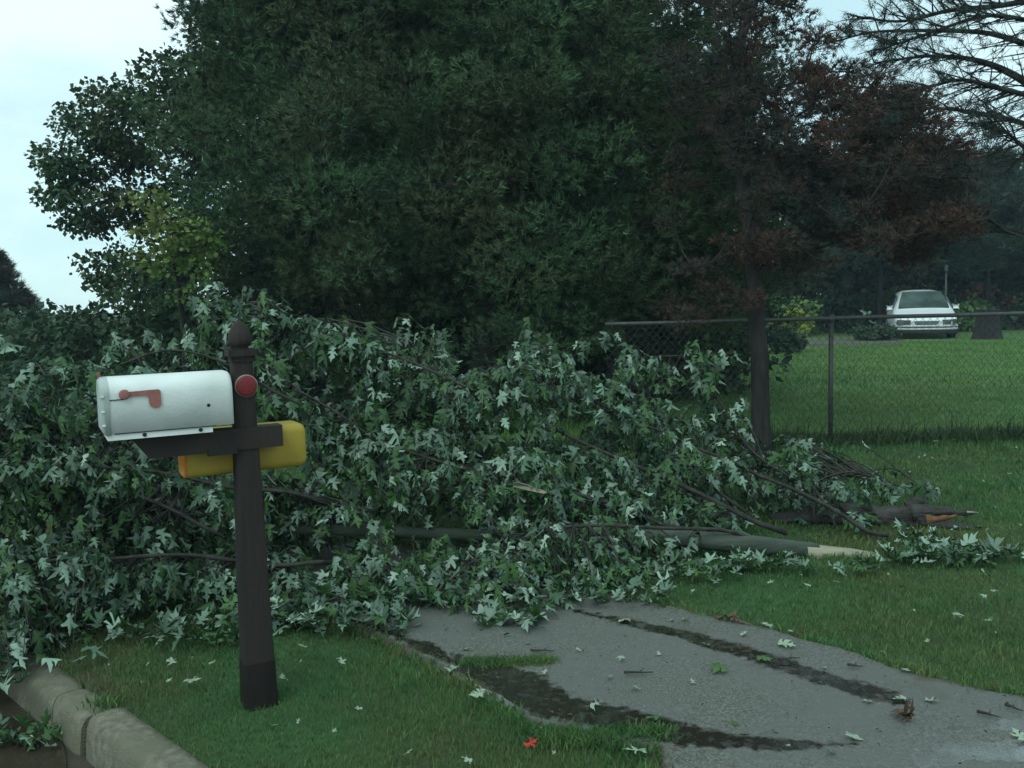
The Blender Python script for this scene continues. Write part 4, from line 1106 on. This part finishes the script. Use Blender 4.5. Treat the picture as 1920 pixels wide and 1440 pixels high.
tree('cedar_tree', 'reddish brown cedar with dark trunk standing before the fence', 'cedar tree', ct, 0.092, rb_, 'needle', 'redbrown', dens=900, lsize=0.06, nk=12, nw=0.008, flatten=0.5, limb_r=0.016, twigs=8)
# green conifers behind the cedar on the right
cg = 'grey-green conifers beyond the fence at right'
for px, Y, R, zt, lab in ((1330, 13.0, 1.5, 4.2, 'grey-green conifer behind the cedar trunk'), (1650, 30.0, 3.0, 7.4, 'grey-green conifer seen through the cedar, above the van'), (1850, 31.0, 3.2, 6.0, 'grey-green conifer near the right edge above the stump')):
    c = P(px, 600, Y)[0]
    zb = 0.9 if px < 1400 else 2.4
    tree('conifer_tree', lab, 'conifer', [[c, Y, -0.1], [c, Y, 2.2], [c, Y, zt]], 0.12, env_blobs(c, Y, zb, zt, R, 84, 0.5 if Y < 20 else 0.95, pineprof, 0.2), 'needle', 'conifer', dens=330 if Y < 20 else 150, lsize=0.13 if Y < 20 else .24, nk=11, nw=0.013 if Y < 20 else .026, group=cg, flatten=0.6)
# large pine whose bare boughs enter from the right
def bare_pine():
    Y = 10.5; t0 = P(2140, 700, Y)
    e = empty('pine_tree', (t0[0], Y, 0), 'tall sparse pine whose bare dark limbs reach in from the right edge', 'pine tree')
    m = MB(); fm = MB(); m.tube(spline([[t0[0], Y, -.1], [t0[0], Y, 2.5], [t0[0] + .1, Y, 5], [t0[0], Y, 8.5]], 24), np.linspace(0.24, 0.08, 24), 12)
    limbs = [([(2130, 120), (1990, 110), (1920, 82), (1850, 62), (1760, 58), (1640, 60), (1560, 80)], .05), ([(2130, 240), (1990, 200), (1920, 152), (1860, 122), (1800, 108), (1730, 106), (1640, 118)], .06),
             ([(2130, 330), (2000, 262), (1920, 232), (1850, 215), (1760, 203), (1700, 205)], .045), ([(2130, -40), (1980, -10), (1880, 10), (1780, 20), (1690, 40), (1600, 30)], .045),
             ([(2130, 260), (1960, 190), (1880, 168), (1800, 150), (1700, 172), (1590, 160)], .035), ([(2130, 420), (1990, 330), (1930, 285), (1890, 250), (1870, 240)], .035), ([(2130, -140), (1960, -100), (1820, -60), (1700, -30)], .05),
             ([(2130, 520), (2000, 460), (1900, 440), (1840, 400), (1790, 380)], .03), ([(2130, 30), (1960, 40), (1850, 30), (1720, 70), (1660, 90)], .03)]
    for pts, r in limbs:
        dy = random.uniform(-1.1, 0.6)
        s = spline([P(a, b, Y + dy * min(1, (2130 - a) / 250)) for a, b in pts], 40); m.tube(s, np.linspace(r, 0.008, 40), 7)
        for i in range(8, 40):
            for _ in range(2):
                if random.random() < 0.15: continue
                L = random.uniform(0.25, 0.75) * (1.1 - i / 60); dirr = nrm(np.array([-0.7 + random.gauss(0, .5), random.gauss(0, .7), random.uniform(-.55, .6)]))
                q = spline([s[i], s[i] + dirr * L * .5 + [0, 0, .02], s[i] + dirr * L + [0, 0, .06 * L]], 6); m.tube(q, np.linspace(0.010, 0.003, 6), 4, False)
                for b in range(2, 6):
                    if random.random() < 0.5:
                        d2 = nrm(dirr + RNG.normal(size=3) * .6); q2 = q[b] + d2 * random.uniform(.08, .25); m.tube([q[b], q2], [0.004, 0.002], 3, False)
                        if random.random() < (0.85 if i > 16 else .35):
                            v, f = needles(np.array([q2, q[b]]), np.array([d2, dirr]), 15, 0.10, 0.006, 1.2); fm.add(v, f)
    m.build('trunk', M['bark'], e, True); fm.build('crown', M['conifer'], e)
bare_pine()

# far wood behind the van: separate trees and bushes
fg = 'far trees behind the van'
random.seed(21)
wd_l = ['behind the red cedar crown', 'left of the van roof', 'behind the van', 'right of the van', 'above the red bush', 'at the right edge', 'beyond the left pine', 'behind the middle pine', 'behind the right pine']
for (px, Y, R, zt), w_ in zip(((1420, 36, 3.2, 7.0), (1560, 37, 3.2, 7.0), (1690, 38, 3.3, 7.2), (1800, 37, 3.2, 6.4), (1900, 36, 3.3, 5.8), (2050, 34, 3.5, 6.2), (700, 17, 2.7, 7.6), (870, 16, 3.1, 9.0), (1060, 16.5, 2.7, 7.8)), wd_l):
    c = P(px, 600, Y)[0]
    tree('woodland_tree', 'broad dark woodland tree ' + w_, 'tree', [[c, Y, -.1], [c, Y, 3], [c, Y, zt * .8]], 0.25, env_blobs(c, Y, 0.5 if Y > 30 else 0.6, zt, R, 70 if Y > 30 else 120, 1.1 if Y > 30 else 0.9, egg, 0.3), 'broad', 'farwood', dens=130 if Y > 30 else 260, lsize=0.30 if Y > 30 else 0.2, group=fg)
for px, pyt, Y, r, mt, lab in ((1480, 545, 31, 1.1, 'bushlight', 'light green bush left of the parked van'), (1590, 540, 32, 1.3, 'hedge', 'dark green shrub just left of the parked van'), (1492, 576, 29.5, .45, 'bushyellow', 'small yellow flowering bush beyond the fence'),
                            (1810, 548, 31, 1.0, 'bushlight', 'light green bush right of the parked van'), (1850, 530, 31.5, .9, 'bushred', 'bush with reddish tips behind the dark stump'), (1905, 545, 31, 1.1, 'hedge', 'dark green bush at the far right edge'), (1720, 520, 33, 1.2, 'bushlight', 'leafy bush rising behind the van roof'),
                            (1470, 605, 22, .55, 'hedge', 'low dark bush beside the cedar trunk beyond the fence'), (1640, 606, 26.5, .6, 'hedge', 'dark shrub growing against the left side of the van')):
    tp_ = P(px, pyt, Y); zt = max(tp_[2], 0.5)
    tree('shrub', lab, 'shrub', [[tp_[0], Y, -.05], [tp_[0], Y, .3], [tp_[0], Y, zt * .6]], 0.04, env_blobs(tp_[0], Y, 0.1, zt - r * .2, r, 26, r * 0.36, egg, 0.1), 'broad', mt, dens=420 / max(r * r, .3) , lsize=0.16 if r > .6 else .11, limb_r=0.015)

# dark stump
def stump():
    c = G(1851, 636); m = MB(); n = 22; h = 0.86; v = []
    an = np.linspace(0, 2 * math.pi, n, endpoint=False)
    zs = [0, 0.06, 0.2, 0.45, 0.7, h]; rs = [0.46, 0.42, 0.37, 0.33, 0.32, 0.31]
    for z, r in zip(zs, rs):
        for a in an:
            k = 1 + 0.10 * n3(math.cos(a) * 2.2, math.sin(a) * 2.2, z) + (0.10 * max(0, math.sin(a * 4 + 1)) if z < 0.3 else 0)
            v.append([c[0] + r * k * math.cos(a), c[1] + r * k * math.sin(a), z + (0.05 * n3(a * 2, 4) if z == h else 0) - .02])
    i = np.arange(len(zs) - 1)[:, None] * n; j = np.arange(n)[None]; k = (j + 1) % n
    m.add(v, np.stack([i + j, i + k, i + n + k, i + n + j], -1).reshape(-1, 4)); m.add([[c[0], c[1], h - .04]] + v[-n:], [[0, 1 + q, 1 + (q + 1) % n] for q in range(n)])
    tag(m.build('tree_stump', M['bark'], smooth=True), 'broad dark tree stump on the grass right of the van', 'stump')
stump()
c = G(1773, 634, 0); m = MB(); c = P(1773, 560, 29.5)
m.tube([[c[0], 29.5, 0], [c[0], 29.5, 2.15]], 0.03, 8); m.tube([[c[0], 29.5, 2.0], [c[0], 29.5, 2.22]], 0.06, 8)
tag(m.build('marker_pole', M['stakes']), 'thin pale pole behind the right side of the van', 'pole')

# ------------------------------------------------------------------ van
def van():
    c = G(1737, 640); c = P(1737, 636, 26.4); yaw = math.radians(-90)
    th = math.radians(9)                       # nose turned slightly to the right of the camera
    fw = np.array([-math.sin(math.radians(19)), -math.cos(math.radians(19)), 0.0]); sd_ = np.array([-fw[1], fw[0], 0])
    base = np.array([c[0], 26.4, 0.0])
    if sd_[0] < 0: sd_ = -sd_
    def w(x, y, z): return base + sd_ * x * 0.93 - fw * y * 0.93 + UP * z * 0.90       # x right in picture, y back from the nose, z up
    e = empty('parked_van', base, 'white minivan parked on the grass facing the camera', 'van')
    # stations: y, half width low, half width belt, belt z, half width top, top z, bottom z
    ST = [(0.00, 0.62, 0.66, 0.55, 0.60, 0.60, 0.30), (0.05, 0.80, 0.83, 0.60, 0.74, 0.68, 0.22), (0.22, 0.89, 0.90, 0.68, 0.78, 0.76, 0.20), (0.60, 0.92, 0.92, 0.76, 0.82, 0.86, 0.20),
          (0.98, 0.93, 0.92, 0.84, 0.82, 0.94, 0.20), (1.25, 0.93, 0.92, 0.88, 0.76, 1.13, 0.20), (1.60, 0.93, 0.92, 0.90, 0.68, 1.38, 0.20), (1.90, 0.93, 0.92, 0.92, 0.63, 1.52, 0.20), (2.3, 0.93, 0.92, 0.92, 0.62, 1.58, 0.20), (3.6, 0.93, 0.92, 0.94, 0.63, 1.60, 0.20), (4.3, 0.91, 0.90, 0.94, 0.62, 1.56, 0.22), (4.62, 0.86, 0.86, 0.9, 0.58, 1.42, 0.26), (4.75, 0.80, 0.80, 0.8, 0.60, 0.95, 0.34)]
    bm = bmesh.new(); rings = []
    for y, wl_, wb, zb, wt, zt, z0 in ST:
        half = [(wl_ * .93, z0), (wl_, z0 + (zb - z0) * .25), (wl_ * 1.01, z0 + (zb - z0) * .65), (wb, zb), ((wb * .35 + wt * .65) , zb + (zt - zb) * .62), (wt, zt - (zt - zb) * .10), (wt * .78, zt), (wt * .35, zt + 0.018)]
        full = half + [(-x, z) for x, z in half[::-1]]
        rings.append([bm.verts.new(Vector(w(x, y, z))) for x, z in full])
    n = len(rings[0])
    for a, b in zip(rings[:-1], rings[1:]):
        for i in range(n): bm.faces.new((a[i], a[(i + 1) % n], b[(i + 1) % n], b[i]))
    bm.faces.new(rings[0][::-1]); bm.faces.new(rings[-1])
    b = bm_obj('body', bm, M['vanpaint'], e, True)
    md = b.modifiers.new('sub', 'SUBSURF'); md.levels = 1; md.render_levels = 1
    def panel(name, pts, mt, th_=0.02, nrm_=None, parent=None):
        bm = bmesh.new(); P3 = [np.array(w(*p)) for p in pts]; nn = np.cross(P3[1] - P3[0], P3[2] - P3[0]); nn = nn / np.linalg.norm(nn)
        tow = np.array([0, -1, 0.2])
        if nrm_ is not None: tow = nrm_
        if nn @ tow < 0: nn = -nn
        r0 = [bm.verts.new(Vector(p - nn * 0.03)) for p in P3]; r1 = [bm.verts.new(Vector(p + nn * th_)) for p in P3]; k = len(P3)
        for i in range(k): bm.faces.new((r0[i], r0[(i + 1) % k], r1[(i + 1) % k], r1[i]))
        bm.faces.new(r0[::-1]); bm.faces.new(r1)
        return bm_obj(name, bm, M[mt], parent or e)
    ws = panel('windshield', [(-0.75, 1.04, 0.955), (0.75, 1.04, 0.955), (0.70, 1.35, 1.17), (0.585, 1.83, 1.465), (0.3, 1.86, 1.485), (-0.3, 1.86, 1.485), (-0.585, 1.83, 1.465), (-0.70, 1.35, 1.17)], 'glass', 0.075)
    for x0, x1 in ((-0.45, 0.02), (0.12, 0.34)):
        m = MB(); m.tube([w(x0, 1.03, 0.99), w((x0 + x1) / 2, 1.10, 1.06), w(x1, 1.30 if x0 > 0 else 1.12, 1.20 if x0 > 0 else 1.05)], 0.012, 5); m.build('wiper', M['blackplastic'], ws)
    sdn = -sd_
    for s in (-1, 1):
        nn = sd_ * s
        panel('side_window', [(0.90 * s, 1.45, 0.97), (0.90 * s, 2.35, 0.98), (0.72 * s, 2.35, 1.42), (0.745 * s, 1.85, 1.38)], 'sideglass', 0.02, nn)
        panel('side_window', [(0.90 * s, 2.45, 0.98), (0.90 * s, 4.1, 0.99), (0.72 * s, 3.95, 1.43), (0.72 * s, 2.45, 1.43)], 'sideglass', 0.02, nn)
        hl = panel('headlight', [(0.44 * s, 0.045, 0.63), (0.83 * s, 0.15, 0.65), (0.86 * s, 0.17, 0.53), (0.80 * s, 0.10, 0.485), (0.46 * s, 0.03, 0.485)], 'lamp', 0.075)
        m = MB(); q = w(1.02 * s, 1.42, 1.00); m.tube([w(0.90 * s, 1.40, 0.96), q], 0.03, 6)
        bm = bmesh.new(); box_bm(bm, w(0.99 * s, 1.40, 1.02), (sd_, fw, UP), (0.15, 0.09, 0.11), 0.03)
        mi = bm_obj('side_mirror', bm, M['vanpaint'], e); m.build('mirror_arm', M['blackplastic'], mi)
        for y in (0.95, 3.85):
            c0 = w(0.78 * s, y, 0.31); m = MB(); m.tube([c0 - nn * 0.08, c0 - nn * 0.06, c0 + nn * 0.12, c0 + nn * 0.14], [0.27, 0.31, 0.31, 0.27], 24)
            wh = m.build('wheel', M['rubber'], e, True)
            m = MB(); m.tube([c0 + nn * 0.13, c0 + nn * 0.15], [0.19, 0.17], 16); m.build('rim', M['bumper'], wh)
    panel('grille', [(-0.36, 0.0, 0.59), (0.36, 0.0, 0.59), (0.33, -0.01, 0.50), (0.25, -0.015, 0.475), (-0.25, -0.015, 0.475), (-0.33, -0.01, 0.50)], 'grille', 0.05)
    # wrap-round bumper with dark rub strip and lower intake
    m = MB()
    def bump(z0, z1, out, name, mt):
        xs = np.linspace(-0.92, 0.92, 17); v = []
        for x in xs:
            y = -0.05 + 0.30 * (abs(x) / 0.92) ** 4
            for yy, z in ((y + 0.25, z0), (y - out, z0), (y - out - .015, (z0 + z1) / 2), (y - out, z1), (y + 0.25, z1)): v.append(w(x, yy, z))
        mm = MB(); i = np.arange(16)[:, None] * 5; j = np.arange(5)[None]; k = (j + 1) % 5
        mm.add(v, np.stack([i + j, i + k, i + 5 + k, i + 5 + j], -1).reshape(-1, 4)); mm.add(v[:5], [[0, 1, 2], [0, 2, 3], [0, 3, 4]]); mm.add(v[-5:], [[0, 1, 2], [0, 2, 3], [0, 3, 4]])
        mm.build(name, M[mt], e, True)
    bump(0.30, 0.37, 0.035, 'lower_bumper', 'bumper'); bump(0.37, 0.395, 0.02, 'rub_strip', 'blackplastic'); bump(0.395, 0.465, 0.045, 'bumper', 'bumper'); bump(0.16, 0.30, 0.0, 'air_dam', 'blackplastic')
van()

# ------------------------------------------------------------------ added volume that lifts the blacks, standing in for windshield glare
def added_haze():
    bm = bmesh.new(); bmesh.ops.create_cube(bm, size=1.0)
    for v in bm.verts: v.co = Vector((v.co.x * 130, 27 + v.co.y * 80, 4.7 + v.co.z * 11.6))
    m = bpy.data.materials.new('added_haze'); m.use_nodes = True
    n, l = m.node_tree.nodes, m.node_tree.links
    n.remove(n['Principled BSDF']); pv = n.new('ShaderNodeVolumePrincipled')
    pv.inputs['Color'].default_value = (0.62, 0.86, 1.0, 1); pv.inputs['Density'].default_value = ADDED_HAZE
    l.new(pv.outputs[0], n['Material Output'].inputs['Volume'])
    o = bm_obj('added_haze', bm, m); tag(o, kind='stuff')
ADDED_HAZE = 0.0012
added_haze()
